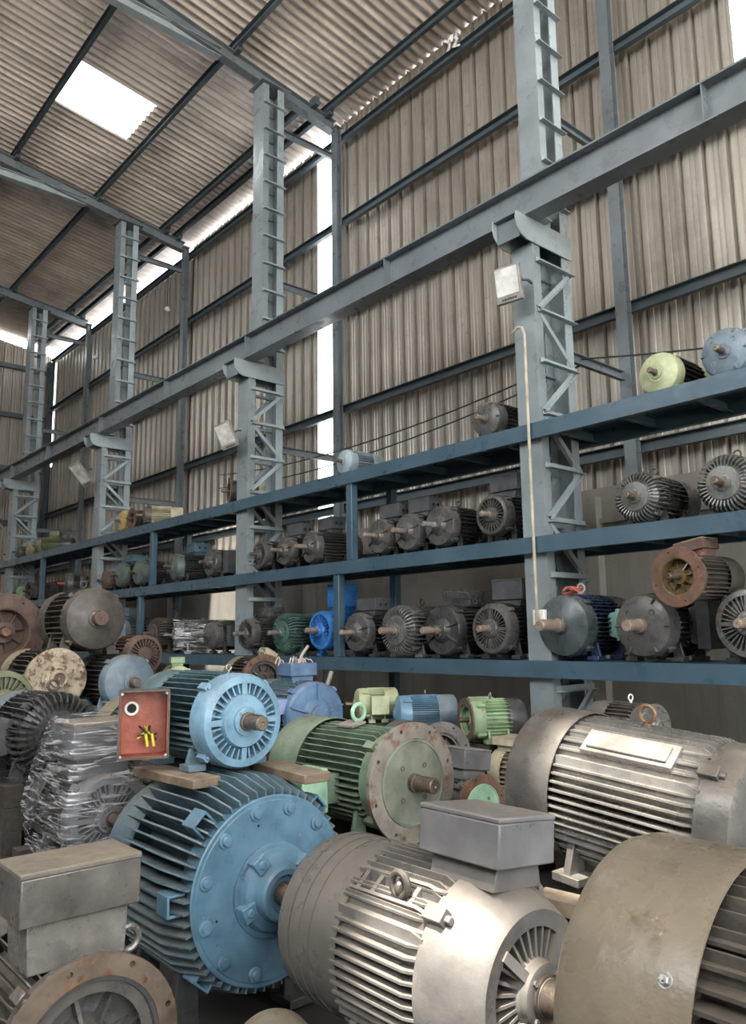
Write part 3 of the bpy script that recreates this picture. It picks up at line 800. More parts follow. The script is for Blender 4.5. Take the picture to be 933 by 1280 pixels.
            for k in range(8):
                t = 2 * PI * k / 8 + 0.2
                d = Vector((0, math.cos(t), math.sin(t))); w_ = Vector((0, -math.sin(t), math.cos(t)))
                a.prism([(x1 - dp, R * 0.28), (x1 - dp * 0.45, R * 0.28), (x1 - dp * 0.75, ri * 0.9), (x1 - dp, ri * 0.9)], R * 0.05, lambda u, v, w: Vector(c) + Vector((u, 0, 0)) + d * v + w_ * w)
            a.build('inner_spider', flange[4] if len(flange) > 4 else face_col, r)
    # bearing cap and its screws
    if fk in ('smooth', 'ribs3', 'slots', 'finned', 'drilled', 'dome_slots') and hub:
        mb().lathe([(x1 - 0.02, 0), (x1 - 0.02, R * 0.30), (x1 + R * 0.05, R * 0.29), (x1 + R * 0.06, R * 0.26), (x1 + R * 0.06, R * 0.19), (x1 + R * 0.10, R * 0.17), (x1 + R * 0.10, 0)], seg, c).build('bearing_cap', face_col, r)
        if seg >= 24:
            for k in range(4):
                t = PI / 4 + k * PI / 2
                mb().lathe([(x1 + R * 0.02, 0), (x1 + R * 0.02, R * 0.03), (x1 + R * 0.085, R * 0.03), (x1 + R * 0.085, 0)], 6, (0, c[1] + R * 0.235 * math.cos(t), c[2] + R * 0.235 * math.sin(t))).build('cap_bolt', 'bolt' if big else face_col, r)
    if lugs:
        for k in range(4):
            t = PI / 4 + k * PI / 2
            q = Vector((xs + 0.02, c[1] + R * 0.98 * math.cos(t), c[2] + R * 0.98 * math.sin(t)))
            a = mb(); a.box(q, (0.05 + R * 0.1, R * 0.16, R * 0.16), Matrix.Rotation(t, 3, 'X')); a.lathe([(0, 0), (0, R * 0.045), (R * 0.13, R * 0.045), (R * 0.13, 0)], 6, q + Vector((0.02, 0, 0))); a.build('shield_lug', face_col, r, bevel=0.003 if big else 0)
    # shaft
    if shaft:
        sl = shaft_len or R * 0.62; rs = R * shaft_r
        x0s = x1 - R * (0.3 if fk == 'recess' else 0.02)
        s_ = mb().lathe([(x0s, 0), (x0s, rs * 1.25), (x0s + sl * 0.22, rs * 1.25), (x0s + sl * 0.23, rs), (x1 + sl - 0.006, rs), (x1 + sl, rs - 0.006), (x1 + sl, rs * 0.25), (x1 + sl - 0.012, 0)], max(16, seg // 2), c).build('shaft', shaft, r)
        k_ = mb(); k_.box((x1 + sl * 0.68, c[1], c[2] + rs), (sl * 0.5, rs * 0.45, rs * 0.22)); k_.build('shaft_key', shaft, s_)
    # rear cowl
    if cowl:
        rw = R * cowl_r
        mb().lathe([(xr + 0.02, rw * 0.985), (xr + 0.02, rw), (-fx + R * 0.22, rw), (-fx + R * 0.10, rw * 0.96), (-fx + R * 0.03, rw * 0.87), (-fx, rw * 0.74), (-fx, 0), (-fx + 0.012, 0), (-fx + 0.012, rw * 0.7), (-fx + R * 0.22, rw * 0.985)], seg, c, closed=True).build('fan_cowl', cowl, r)
        if seg >= 24:
            a = mb()
            for k in range(5): a.torus((-fx - 0.003, 0, H), rw * (0.16 + 0.12 * k), 0.006, 'x', 24, 6)
            for k in range(4):
                t = k * PI / 4; a.box((-fx - 0.005, 0, H), (0.006, rw * 1.3, 0.01), Matrix.Rotation(t, 3, 'X'))
            a.build('fan_grille', 'black_fin', r)
    # feet
    if feet:
        for sx in (-1, 1):
            for sy in (-1, 1):
                fxp = (xs + xr) / 2 + sx * (xs - xr) * 0.36
                a = mb()
                a.box((fxp, sy * R * 0.74, 0.012 + R * 0.02), (R * 0.42, R * 0.40, 0.024 + R * 0.04))
                a.prism([(R * 0.56, 0.01), (R * 0.92, 0.01), (R * 0.90, 0.04 + R * 0.05), (R * 0.78, H - R * 0.42), (R * 0.60, H - R * 0.42)], R * 0.10, lambda u, v, w: (fxp + w, sy * u, v))
                f_ = a.build('foot', foot_mat or col, r, bevel=0.004 if big else 0)
                if big:
                    mb().lathe([(0, 0), (0, 0.02), (0.02, 0.02), (0.02, 0)], 6, (0, 0, 0))
    # terminal box(es)
    if box:
        kind = box.get('kind', 'top')
        bw, bl, bh = box.get('size', (R * 0.95, R * 1.1, R * 0.5))      # across, along the shaft, tall
        bx = box.get('x', 0.0); nk = box.get('neck', R * 0.12); bm = box.get('mat', col)
        T = Matrix.Translation(c) @ Matrix.Rotation({'top': 0, 'left': PI / 2, 'right': -PI / 2}.get(kind, 0) + math.radians(box.get('roll', 0)), 4, 'X')
        def tm():
            a = MB(); a.X = T; return a
        z0 = R * 0.86; z1 = R + nk
        a = tm(); a.prism([(-bw * box.get('root', 0.36), z0), (bw * box.get('root', 0.36), z0), (bw * box.get('flare', 0.42), z1), (-bw * box.get('flare', 0.42), z1)], bl * 0.8, lambda u, v, w: (bx + w, u, v)); a.build('box_neck', box.get('neck_mat', bm), r, bevel=0.004 if big else 0)
        a = tm()
        ob = a.box((bx, 0, z1 + bh * 0.45), (bl, bw, bh * 0.9)).build('terminal_box', bm, r, bevel=0.006 if big else 0.003)
        if box.get('lid', True):
            a = tm(); a.box((bx, 0, z1 + bh * 0.95), (bl * 1.015, bw * 1.015, bh * 0.12)); a.build('lid', box.get('lid_mat', bm), ob, bevel=0.006 if big else 0.003)
        for k in range(box.get('glands', 0)):
            gy = (k - (box.get('glands') - 1) / 2) * bl * 0.34
            a = MB(); a.X = T @ Matrix.Translation((bx + gy, bw / 2, z1 + bh * 0.45)) @ Matrix.Rotation(PI / 2, 4, 'Z')
            a.lathe([(-0.002, bh * 0.17), (0.006, bh * 0.17), (0.006, bh * 0.13), (-0.002, bh * 0.13)], 14, closed=True); a.build('gland_rim', bm, ob)
            a = MB(); a.X = T @ Matrix.Translation((bx + gy, bw / 2, z1 + bh * 0.45)) @ Matrix.Rotation(PI / 2, 4, 'Z')
            a.lathe([(0.003, bh * 0.135), (0.002, 0)], 14); a.build('gland_hole_shade', 'hole_shade', ob)  # black disc painted as the dark inside the gland
    if eye:
        ex, em = eye[0] * L, eye[1]
        er = (eye[2] if len(eye) > 2 else 0.16) * R
        tilt = math.radians(eye[3]) if len(eye) > 3 else 0
        a = MB(); a.X = Matrix.Translation(c) @ Matrix.Rotation(tilt, 4, 'X')
        a.torus((ex, 0, R + er * 1.35), er, er * 0.26, 'x' if not (len(eye) > 4) else eye[4], 20, 8)
        a.X = a.X @ Matrix.Translation((ex, 0, R * 0.82)) @ Matrix.Rotation(-PI / 2, 4, 'Y')
        a.lathe([(0, 0), (0, er * 0.5), (R * 0.2, er * 0.5), (R * 0.2, er * 0.28), (R * 0.18 + er * 0.6, er * 0.28), (R * 0.18 + er * 0.6, 0)], 12)
        a.build('eyebolt', em, r)
    if extra: extra(r, dict(c=c, R=R, L=L, H=H, xs=xs, xr=xr, fx=fx))
    tag(r, label, 'motor', group)
    return r

# ------------------------------------------------------------ motors on the rack
def rope(r, d):
    c, R = d['c'], d['R']
    a = MB(); pts = []
    for k in range(40):
        t = k / 39 * 5 * PI
        pts.append((d['xs'] - 0.05 + 0.05 * math.sin(t * 0.7), 0.07 * math.cos(t), c[2] + R + 0.03 + 0.025 * math.sin(t * 1.3)))
    a.tube(pts, 0.008, 6); a.build('rope', 'rope_red', r)
def open_lid(r, d):
    c, R = d['c'], d['R']
    MB().box((0.0, 0, c[2] + R * 1.06), (R * 0.9, R * 1.3, R * 0.34)).build('terminal_box', 'charcoal', r, bevel=0.006)
    T = Matrix.Translation((0.02, 0, c[2] + R * 1.36)) @ Matrix.Rotation(0.10, 4, 'Y') @ Matrix.Rotation(-0.10, 4, 'X')
    a = MB(); a.X = T; a.prism([(-R * 0.42, -0.02), (R * 0.42, -0.02), (R * 0.5, 0.05), (-R * 0.5, 0.05)], R * 1.45, lambda u, v, w: (u, w, v)); a.build('tipped_cover', 'charcoal_face', r, bevel=0.006)
    for q in (-0.18, 0.18):
        a = MB(); a.X = Matrix.Translation((R * q, R * 0.66, c[2] + R * 1.1)) @ Matrix.Rotation(PI / 2, 4, 'Z')
        a.lathe([(0, R * 0.13), (0.02, R * 0.13), (0.02, R * 0.09), (0, R * 0.09)], 16, closed=True); a.build('cable_gland', 'charcoal_face', r)
def wrap(r, d, pad=0.035, seed=1, box_top=None, sub=4, amp=0.012):
    """stretch film pulled over the motor: hull of its outline, subdivided and creased"""
    c, R = d['c'], d['R']
    bm = bmesh.new()
    pts = []
    for x, rr in ((d['fx'] * 0.98, R * 1.02), (-d['fx'] * 1.0, R * 0.95), (0, R * 1.06)):
        for k in range(14):
            t = 2 * PI * k / 14
            z = c[2] + rr * math.sin(t)
            pts.append((x, rr * math.cos(t) * 1.03, max(z, 0.02)))
    if box_top: pts += box_top
    for sx in (-1, 1):
        for sy in (-1, 1): pts.append((sx * d['fx'] * 0.7, sy * R * 0.98, 0.02))
    vs = [bm.verts.new(p) for p in pts]
    res = bmesh.ops.convex_hull(bm, input=vs)
    bmesh.ops.delete(bm, geom=[v for v in bm.verts if not v.link_faces], context='VERTS')
    bmesh.ops.triangulate(bm, faces=bm.faces)
    for _ in range(sub): bmesh.ops.subdivide_edges(bm, edges=bm.edges[:], cuts=1, use_grid_fill=True)
    for v in bm.verts:
        n = noise.noise(v.co * 6 + Vector((seed, 0, 0))) + 0.25 * noise.noise(Vector((v.co.x * 18, v.co.y * 18, v.co.z * 5)) + Vector((0, seed, 0)))
        o = Vector((v.co.x, v.co.y, v.co.z - c[2]))
        v.co += o.normalized() * (pad * 0.4 + amp * n)
        v.co.z = max(v.co.z, 0.004)
    me = bpy.data.meshes.new('plastic_wrap'); bm.to_mesh(me); bm.free()
    me.polygons.foreach_set('use_smooth', [True] * len(me.polygons))
    me.materials.append(M['film'])
    o = bpy.data.objects.new('plastic_wrap', me); COL.objects.link(o); o.parent = r
    o['label'] = 'clear creased stretch film'

GT, GM, GB = 'motors standing on the top rack level', 'motors standing on the middle rack level', 'motors standing on the lowest rack level'
def shelf_motor(level, X, R, label, group, Yf, dz=None, L=None, **kw):
    H = dz or R * 1.06
    return motor(label, (X, Yf, level + H), R, L or R * 3.1, H=H, group=group, seg=kw.pop('seg', 28), **kw)
def gbox(**k):
    d = dict(kind='top', mat='box_charcoal', neck=0.02); d.update(k); return d
# top level
T = lambda X, R, lab, **k: shelf_motor(3.574, X, R, lab, GT, k.pop('Yf', 5.62), **k)
T(-2.50, 0.20, 'greyish blue motor at the right end of the top rack level', col='dusty_blue', face_kind='drilled', dz=0.22, shaft='shaft', L=0.75, cowl='navy', seg=32)
T(-3.04, 0.18, 'pale yellow-green motor on the top rack level beside the greyish blue one', col='pale_green', face_kind='smooth', dz=0.20, fin='black_fin', cowl='pale_green', seg=32, nfin=26, L=0.7)
T(-4.83, 0.185, 'dark grey motor alone on the top rack level just left of the nearest column', col='charcoal', face_col='charcoal_face', face_kind='drilled', dz=0.22, L=0.62, seg=32, shaft='shaft_pink')
T(-7.02, 0.155, 'pale blue motor with a white side box, in front of the bright wall slit', col='sky_blue', dz=0.19, cowl='sky_blue', box=dict(kind='left', mat='white_plate', size=(0.2, 0.22, 0.07), roll=25, neck=0.02), L=0.55)
T(-9.60, 0.17, 'motor with a rusty open flange on the top rack, by the second lattice column', col='dark_iron', face_kind='recess', flange=(0.19, 0.62, 'rust_brown', 6), dz=0.22, L=0.6, yaw=-112, cowl='cream', seg=24)
T(-13.3, 0.19, 'ochre yellow motor on the top rack level', col='yellow', dz=0.24, L=0.6, cowl='yellow', seg=24, face_kind='drilled')
T(-12.85, 0.16, 'motor with a small rusty disc flange between the ochre and the cream motor', col='dark_iron', face_kind='recess', flange=(0.19, 0.55, 'rust_brown', 6), dz=0.22, L=0.5, seg=24)
T(-12.40, 0.17, 'dirty cream motor right of the ochre one on the top rack', col='cream', dz=0.22, L=0.66, seg=24, cowl='cream', yaw=-112, face_col='dark_iron')
T(-19.85, 0.15, 'small dusty motor at the far left end of the top rack level', col='dark_iron', dz=0.2, seg=20)
T(-19.15, 0.15, 'small grey motor on the top rack level, second from its far left end', col='charcoal_face', dz=0.2, seg=20)
T(-18.45, 0.16, 'small tan motor on the top rack level, third from its far left end', col='tan', dz=0.2, seg=20)
T(-17.7, 0.18, 'olive motor with a square top box near the far left end of the top rack', col='olive', dz=0.21, seg=20, yaw=-130, L=0.8, box=gbox(mat='olive', size=(0.2, 0.2, 0.1)))
# middle level
Mi = lambda X, R, lab, **k: shelf_motor(2.574, X, R, lab, GM, k.pop('Yf', 5.6), **k)
Mi(-2.58, 0.215, 'motor with curved ribs round its face, right end of the middle level', col='dark_iron', face_col='silver', fin='silver', face_kind='finned', dz=0.24, seg=36, L=0.72, shaft='shaft', box=gbox(kind='right', size=(0.34, 0.26, 0.14), neck=0.03, lid=False), eye=(0.1, 'dark_iron', 0.13), cowl='charcoal')
Mi(-3.29, 0.20, 'rib-faced motor with an eyebolt, second from the right on the middle level', col='dark_iron', face_col='silver', fin='silver', face_kind='finned', dz=0.24, seg=36, L=0.75, eye=(0.05, 'dark_iron', 0.14), cowl='charcoal')
Mi(-4.79, 0.20, 'slot-faced charcoal motor with a twin-gland box, beside the nearest column, middle level', col='charcoal', face_col='charcoal_face', face_kind='slots', dz=0.28, box=gbox(size=(0.34, 0.2, 0.16), glands=2, neck=0.05), shaft='shaft_pink', seg=32)
Mi(-5.50, 0.215, 'larger charcoal motor with an eyebolt and no top box on the middle level', col='charcoal', face_col='charcoal_face', face_kind='ribs3', dz=0.26, shaft='steel_dusty', shaft_len=0.18, eye=(0.02, 'charcoal', 0.13), L=0.72, nfin=30)
Mi(-5.97, 0.205, 'charcoal twin-gland motor, third left of the nearest column on the middle level', col='charcoal', face_col='charcoal_face', face_kind='ribs3', dz=0.25, box=gbox(size=(0.32, 0.2, 0.15), glands=2), shaft='shaft_pink', shaft_len=0.17)
Mi(-6.43, 0.20, 'charcoal boxed motor just right of the short blue post, middle level', col='charcoal', face_col='charcoal_face', face_kind='ribs3', dz=0.25, box=gbox(size=(0.32, 0.2, 0.15), glands=2), shaft='shaft_pink', shaft_len=0.17)
Mi(-7.71, 0.205, 'longer charcoal motor with a twin-gland box under the bright wall slit, middle level', col='charcoal', face_col='charcoal_face', fin='black_fin', face_kind='ribs3', dz=0.25, box=gbox(size=(0.34, 0.2, 0.15), glands=2), shaft='shaft_pink', shaft_len=0.16, L=0.72, yaw=-97)
Mi(-8.24, 0.19, 'charcoal motor with a top box partly hidden by its longer right-hand neighbour, middle level', col='charcoal', face_col='charcoal_face', face_kind='ribs3', dz=0.25, box=gbox(size=(0.3, 0.2, 0.15), glands=2), shaft='shaft_pink', shaft_len=0.16)
Mi(-8.80, 0.19, 'charcoal motor with a side box, right of the second lattice column, middle level', col='charcoal', face_col='charcoal_face', face_kind='slots', dz=0.25, box=gbox(kind='right', size=(0.22, 0.26, 0.09), lid=True), seg=24)
Mi(-10.15, 0.20, 'grey motor with a big side box, left of the second lattice column, middle level', col='charcoal_face', face_kind='ribs3', dz=0.25, L=0.62, seg=24, box=gbox(kind='right', size=(0.32, 0.34, 0.12)))
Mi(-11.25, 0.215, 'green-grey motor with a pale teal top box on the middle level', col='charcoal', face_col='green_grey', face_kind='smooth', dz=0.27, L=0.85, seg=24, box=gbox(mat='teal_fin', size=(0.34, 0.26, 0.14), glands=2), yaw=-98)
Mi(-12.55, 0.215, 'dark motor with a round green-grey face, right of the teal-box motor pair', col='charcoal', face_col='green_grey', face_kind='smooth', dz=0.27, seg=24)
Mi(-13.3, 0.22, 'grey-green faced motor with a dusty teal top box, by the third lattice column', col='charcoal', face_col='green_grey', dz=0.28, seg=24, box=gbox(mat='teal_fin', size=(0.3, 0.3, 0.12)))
Mi(-13.95, 0.18, 'small motor with a dark rusty face on the middle level', col='dark_iron', face_col='rust_brown', dz=0.22, seg=20)
Mi(-14.7, 0.20, 'small motor with a dull red flange face on the middle level', col='dark_iron', face_kind='recess', flange=(0.2, 0.6, 'rust_brown', 6), dz=0.24, seg=20)
Mi(-15.9, 0.22, 'grey motor with a red-tipped shaft on the middle level', col='charcoal_face', dz=0.28, seg=20, shaft='shaft_red', L=0.8, box=gbox(kind='right', size=(0.25, 0.3, 0.08)), yaw=-100)
Mi(-18.1, 0.2, 'motor with a thin rusty ring flange near the far left of the middle level', col='dark_iron', face_kind='recess', flange=(0.22, 0.75, 'rust_brown', 6), dz=0.24, seg=20)
Mi(-18.9, 0.16, 'small green motor at the far left of the middle level', col='leaf_green', dz=0.23, seg=20)
# lowest level
B = lambda X, R, lab, **k: shelf_motor(1.524, X, R, lab, GB, k.pop('Yf', 5.45), **k)
B(-2.42, 0.25, 'slot-faced grey motor at the right end of the lowest level', col='charcoal', face_col='silver', face_kind='slots', dz=0.27, seg=40, L=0.8, shaft='shaft_pink', nfin=40)
B(-3.22, 0.25, 'dark grey motor with four ports in its domed face, lowest level', col='charcoal', face_col='charcoal_face', face_kind='drilled', dz=0.27, seg=40, L=0.85, shaft='shaft_pink', shaft_len=0.2, shaft_r=0.17, hub=False, box=gbox(kind='right', size=(0.36, 0.24, 0.12), lid=False, neck=0.03), nfin=40)
B(-3.95, 0.265, 'glossy navy motor with a sea green side box and red rope on its eyebolt', col='navy', face_col='navy_face', face_kind='smooth', dz=0.285, seg=48, L=0.85, shaft='shaft_pink', shaft_len=0.28, shaft_r=0.17, box=gbox(kind='right', mat='box_mint', size=(0.26, 0.24, 0.09), neck=0.05, x=-0.02), eye=(0.12, 'wire_pink', 0.14), extra=rope, nfin=44, hub=True)
B(-4.72, 0.235, 'slot-faced charcoal motor with a plain square top box, lowest level beside the nearest column', col='charcoal', face_col='charcoal_face', face_kind='slots', dz=0.27, seg=40, L=0.75, shaft='shaft_pink', box=gbox(size=(0.36, 0.22, 0.19), neck=0.03), nfin=36)
B(-5.36, 0.25, 'black motor with its terminal cover tipped open, lowest level', col='black_fin', face_col='charcoal', face_kind='ribs3', dz=0.265, seg=40, L=0.78, shaft='shaft_pink', shaft_len=0.22, extra=open_lid, nfin=36)
B(-5.98, 0.255, 'silver-grey motor with ribs radiating round its face, lowest level', col='silver', fin='charcoal_face', face_kind='finned', dz=0.27, seg=40, L=0.8, shaft='shaft_pink', shaft_len=0.2, eye=(0.0, 'charcoal', 0.12))
B(-6.65, 0.22, 'charcoal motor with a twin-gland top box, between the silver and the bright blue motor', col='charcoal', face_col='charcoal_face', face_kind='ribs3', dz=0.26, seg=32, box=gbox(size=(0.32, 0.22, 0.13), glands=2), shaft='shaft_pink', shaft_len=0.18, L=0.6)
B(-7.27, 0.23, 'bright blue motor with a tall bright blue top box on the lowest level', col='bright_blue', face_kind='slots', dz=0.29, seg=32, box=gbox(mat='bright_blue', size=(0.30, 0.22, 0.26), neck=0.04), shaft='shaft_pink', cowl='bright_blue', shaft_len=0.18)
B(-8.03, 0.235, 'dark green motor with a ribbed face on the lowest level', col='dark_green', face_kind='finned', dz=0.27, seg=32, shaft='steel_dusty', shaft_len=0.18, cowl='dark_green')
B(-8.87, 0.20, 'grey slot-faced motor with a twin-gland box right of the second lattice column, lowest level', col='charcoal_face', face_kind='slots', dz=0.27, seg=28, box=gbox(size=(0.34, 0.22, 0.12), glands=2, mat='charcoal_face'), shaft='steel_dusty', shaft_len=0.16, L=0.8)
B(-9.80, 0.20, 'grey motor with a side box, left of the second lattice column, lowest level', col='charcoal_face', face_kind='smooth', dz=0.25, seg=24, box=gbox(kind='right', size=(0.28, 0.3, 0.1)))
B(-10.85, 0.22, 'motor bundled in shiny clear film on the lowest level', col='iron', dz=0.27, seg=24, L=0.95, yaw=-115, extra=lambda r, d: wrap(r, d, seed=5, sub=3))
B(-11.55, 0.24, 'dark brown motor with an eyebolt, left of the film-wrapped one on the lowest level', col='dark_iron', face_kind='finned', dz=0.3, seg=24, eye=(0, 'dark_iron', 0.14), L=0.8)
B(-13.1, 0.28, 'faded blue motor with a flat top box, half hidden behind the dark pile motor', col='dusty_blue', dz=0.36, seg=24, L=0.9, yaw=-60, box=gbox(mat='dusty_blue', size=(0.3, 0.4, 0.1)))
# one lying on its neighbours
rusty = motor('motor with a big rusty ring flange and ochre throat, lying on two others', (-2.79, 5.24, 2.13), 0.17, 0.62, yaw=-96, H=0.19, col='dark_iron', face_kind='recess', flange=(0.215, 0.62, 'rust', 4, 'ochre_grease'),
              seg=36, shaft='shaft', shaft_len=0.10, box=gbox(mat='rust_brown', lid_mat='tan', size=(0.24, 0.2, 0.08), neck=0.025, roll=8), cowl='dark_iron', group=GB, feet=False, pitch=0)
# ------------------------------------------------------------ timbers and cribs under the floor pile
def baulk(c, d, rotz, lab, mat='wood', rx=0):
    o = MB().box((0, 0, 0), d).build('timber', mat, bevel=0.006)
    o.location = c; o.rotation_euler = (rx, 0, math.radians(rotz))
    return tag(o, lab, 'timber', 'timbers in the floor pile')
def crib(x, y, ztop, w, d, lab, z0=0.0):
    """stacked timbers carrying a motor"""
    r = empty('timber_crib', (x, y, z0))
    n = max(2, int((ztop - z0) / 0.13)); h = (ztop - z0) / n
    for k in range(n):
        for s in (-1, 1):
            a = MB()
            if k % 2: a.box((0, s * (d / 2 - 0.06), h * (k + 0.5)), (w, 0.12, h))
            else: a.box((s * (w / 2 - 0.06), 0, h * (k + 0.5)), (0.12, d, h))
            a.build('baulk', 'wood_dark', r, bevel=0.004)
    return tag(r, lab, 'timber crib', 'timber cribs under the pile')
GP = 'motors heaped on the floor'
def P(lab, face, R, L, **k):
    return motor(lab, face, R, L, group=GP, **k)

def strap_grooves(r, d):
    c, R = d['c'], d['R']
    for k in range(3):
        MB().lathe([(-d['fx'] + R * (0.36 + 0.19 * k), R * 0.972), (-d['fx'] + R * (0.36 + 0.19 * k), R * 0.980), (-d['fx'] + R * (0.372 + 0.19 * k), R * 0.980), (-d['fx'] + R * (0.372 + 0.19 * k), R * 0.972)], 64, c, closed=True).build('cowl_band', 'grey_cowl', r)
    # cast rail along the shoulder that faces the camera, with its bosses
    t = math.radians(180 - 52)
    dv = Vector((0, math.cos(t), math.sin(t))); w_ = Vector((0, -math.sin(t), math.cos(t)))
    a = MB()
    for s in (-1, 1):
        a.prism([(d['xr'] + 0.01, R * 0.8), (d['xr'] + 0.01, R * 1.0), (d['xs'] - R * 0.2, R * 1.03), (d['xs'] - 0.01, R * 0.95), (d['xs'] - 0.01, R * 0.8)], 0.012, lambda u, v, w, s=s: Vector(c) + Vector((u, 0, 0)) + dv * v + w_ * (w + s * R * 0.13))
    for q in (0.12, 0.3, 0.56, 0.74):
        x = d['xr'] + (d['xs'] - d['xr']) * q
        a.prism([(x - 0.01, R * 0.82), (x - 0.01, R * 1.0), (x + 0.01, R * 1.0), (x + 0.01, R * 0.82)], R * 0.26, lambda u, v, w: Vector(c) + Vector((u, 0, 0)) + dv * v + w_ * w)
    a.build('lifting_rail', 'grey', r)
    a = MB(); p = Vector(c) + Vector((d['xr'] + (d['xs'] - d['xr']) * 0.62, 0, 0)) + dv * R * 1.10
    a.torus(p, R * 0.115, R * 0.04, 'y', 28, 10); a.torus(p - dv * R * 0.06, R * 0.05, R * 0.05, 'x', 12, 8); a.build('eyebolt', 'dark_iron', r)

# big blue motor
blue = P('huge blue motor with a round bolted front plate and fanned fins', (-3.12, 2.08, 0.64), 0.40, 1.0, yaw=0, col='blue', fin='blue_fin', face_kind='bolted', fins='long', nfin=56, seg=64, shaft='shaft', shaft_len=0.26, shaft_r=0.12, H=0.62, cowl='blue_fin', lugs=False, foot_mat='black_fin')  # feet coloured black to stand in for the shade under the motor
# lugs that stick out between the fins
for i, t in enumerate((2.35, 0.75, 3.14, 4.0, 5.4)):
    a = MB(); a.X = Matrix.Translation((0, 0, 0.62)) @ Matrix.Rotation(t - PI / 2, 4, 'X')
    for s in (-1, 1): a.box((0.37, s * 0.04, 0.425), (0.10, 0.012, 0.08))
    a.box((0.37, 0, 0.462), (0.10, 0.09, 0.012))
    a.build('frame_lug', 'blue', blue, bevel=0.003)
# teal motor on top of it with an open red junction box
def red_box(r, d):
    c, R = d['c'], d['R']
    o = MB()
    # open box on the side facing the camera: sheet walls round an empty inside
    bx, by, bz = 0.0, -0.13, 0.0
    w, h, dp, t = 0.235, 0.32, 0.13, 0.008
    o.box((bx, by + dp, bz), (w, t, h))
    for s in (-1, 1):
        o.box((bx + s * w / 2, by + dp / 2, bz), (t, dp, h)); o.box((bx, by + dp / 2, bz + s * h / 2), (w, dp, t))
    b = o.build('junction_box', 'dark_iron', r)
    b.location = (-0.02, -(R + 0.085), c[2] - 0.01); b.rotation_euler = (0, 0, math.radians(66))
    MB().box((-0.20, -R * 0.75, c[2]), (0.14, 0.14, 0.2)).build('box_bracket', 'teal_fin', r)
    MB().box((bx, by + dp - 0.008, bz), (w - 0.02, 0.006, h - 0.02)).build('back_plate', 'box_red', b)
    for s in (-1, 1):
        MB().box((bx + s * (w / 2 - 0.007), by + dp / 2, bz), (0.004, dp - 0.01, h - 0.02)).build('side_lining', 'box_red', b)
    MB().box((bx, by + dp / 2, bz - h / 2 + 0.007), (w - 0.02, dp - 0.01, 0.004)).build('side_lining', 'box_red', b)
    g = MB(); g.X = Matrix.Translation((bx - 0.06, by + dp - 0.014, bz + 0.07)) @ Matrix.Rotation(-PI / 2, 4, 'Z')
    g.lathe([(0, 0.036), (0.012, 0.034), (0.012, 0.024), (0, 0.022)], 20, closed=True); g.build('grommet', 'white_plate', b)
    g = MB(); g.X = Matrix.Translation((bx - 0.06, by + dp - 0.014, bz + 0.07)) @ Matrix.Rotation(-PI / 2, 4, 'Z')
    g.lathe([(0.003, 0.024), (0.002, 0)], 16); g.build('gland_hole_shade', 'hole_shade', b)  # black disc for the shade inside the grommet
    for k in range(6):
        a = MB(); x0 = bx - 0.02 + 0.012 * k
        pts = [(x0 + 0.03 * math.sin(k), by + dp - 0.01, bz - 0.02), (x0 + 0.02, by + dp * 0.5, bz - 0.03 - 0.01 * k), (x0 + 0.05 * math.cos(k * 2.0), by + dp * 0.4, bz - 0.08 + 0.01 * k)]
        a.tube(pts, 0.005, 6); a.build('lead_wire', 'wire_yellow' if k in (1, 4) else 'cable', b)
    for k in range(2):
        a = MB(); a.tube([(bx + 0.01 + 0.03 * k, by + 0.05, bz - 0.05), (bx + 0.02 + 0.03 * k, by + 0.045, bz - 0.11)], 0.008, 8); a.build('sleeve', 'wire_yellow', b)
    for s in (-1, 1):
        for u in (-1, 1):
            g = MB(); g.X = Matrix.Translation((bx + s * (w / 2 - 0.012), by + 0.002, bz + u * (h / 2 - 0.012))) @ Matrix.Rotation(-PI / 2, 4, 'Z')
            g.lathe([(0, 0), (0, 0.007), (0.004, 0.007), (0.004, 0)], 8); g.build('screw', 'bolt', b)
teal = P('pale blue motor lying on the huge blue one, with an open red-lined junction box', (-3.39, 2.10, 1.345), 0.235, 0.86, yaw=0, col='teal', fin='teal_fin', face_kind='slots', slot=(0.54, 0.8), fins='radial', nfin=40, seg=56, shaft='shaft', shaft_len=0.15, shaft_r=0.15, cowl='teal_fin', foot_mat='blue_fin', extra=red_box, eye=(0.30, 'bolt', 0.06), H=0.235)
baulk((-3.66, 1.87, 1.085), (0.56, 0.15, 0.045), 4, 'dusty plank end sticking out under the pale blue motor, left side')
baulk((-3.36, 2.34, 1.085), (0.50, 0.15, 0.045), -3, 'dusty plank end under the pale blue motor, beside the mint green box')
baulk((-4.02, 2.12, 1.075), (0.14, 0.5, 0.06), 5, 'dark timber across the huge blue motor below the rear of the pale blue one', mat='wood_dark')
# green flange motor
def side_box(r, d):
    c, R = d['c'], d['R']
    b = MB().box((0.10, -(R + 0.15), c[2] - 0.04), (0.20, 0.18, 0.24)).build('terminal_box', 'mint', r, bevel=0.01)
    MB().box((0.10, -(R + 0.02), c[2] - 0.04), (0.14, 0.12, 0.16)).build('box_neck', 'green', r)
    MB().box((0.05, -0.06, c[2] + R + 0.002), (0.16, 0.11, 0.01), Matrix.Rotation(0.2, 3, 'X')).build('nameplate', 'plate', r)
P('sage green motor with a wide rust-edged flange and grey-green disc', (-3.30, 3.13, 0.94), 0.285, 1.05, yaw=0, col='green', face_kind='disc', flange=(0.325, 0.73, 'rust_grey', 8, 'olive_disc'), seg=56, nfin=44, shaft='shaft', shaft_len=0.17, shaft_r=0.14, cowl='green', cowl_r=1.06, eye=(0.05, 'mint', 0.17, 0), extra=side_box, H=0.31)
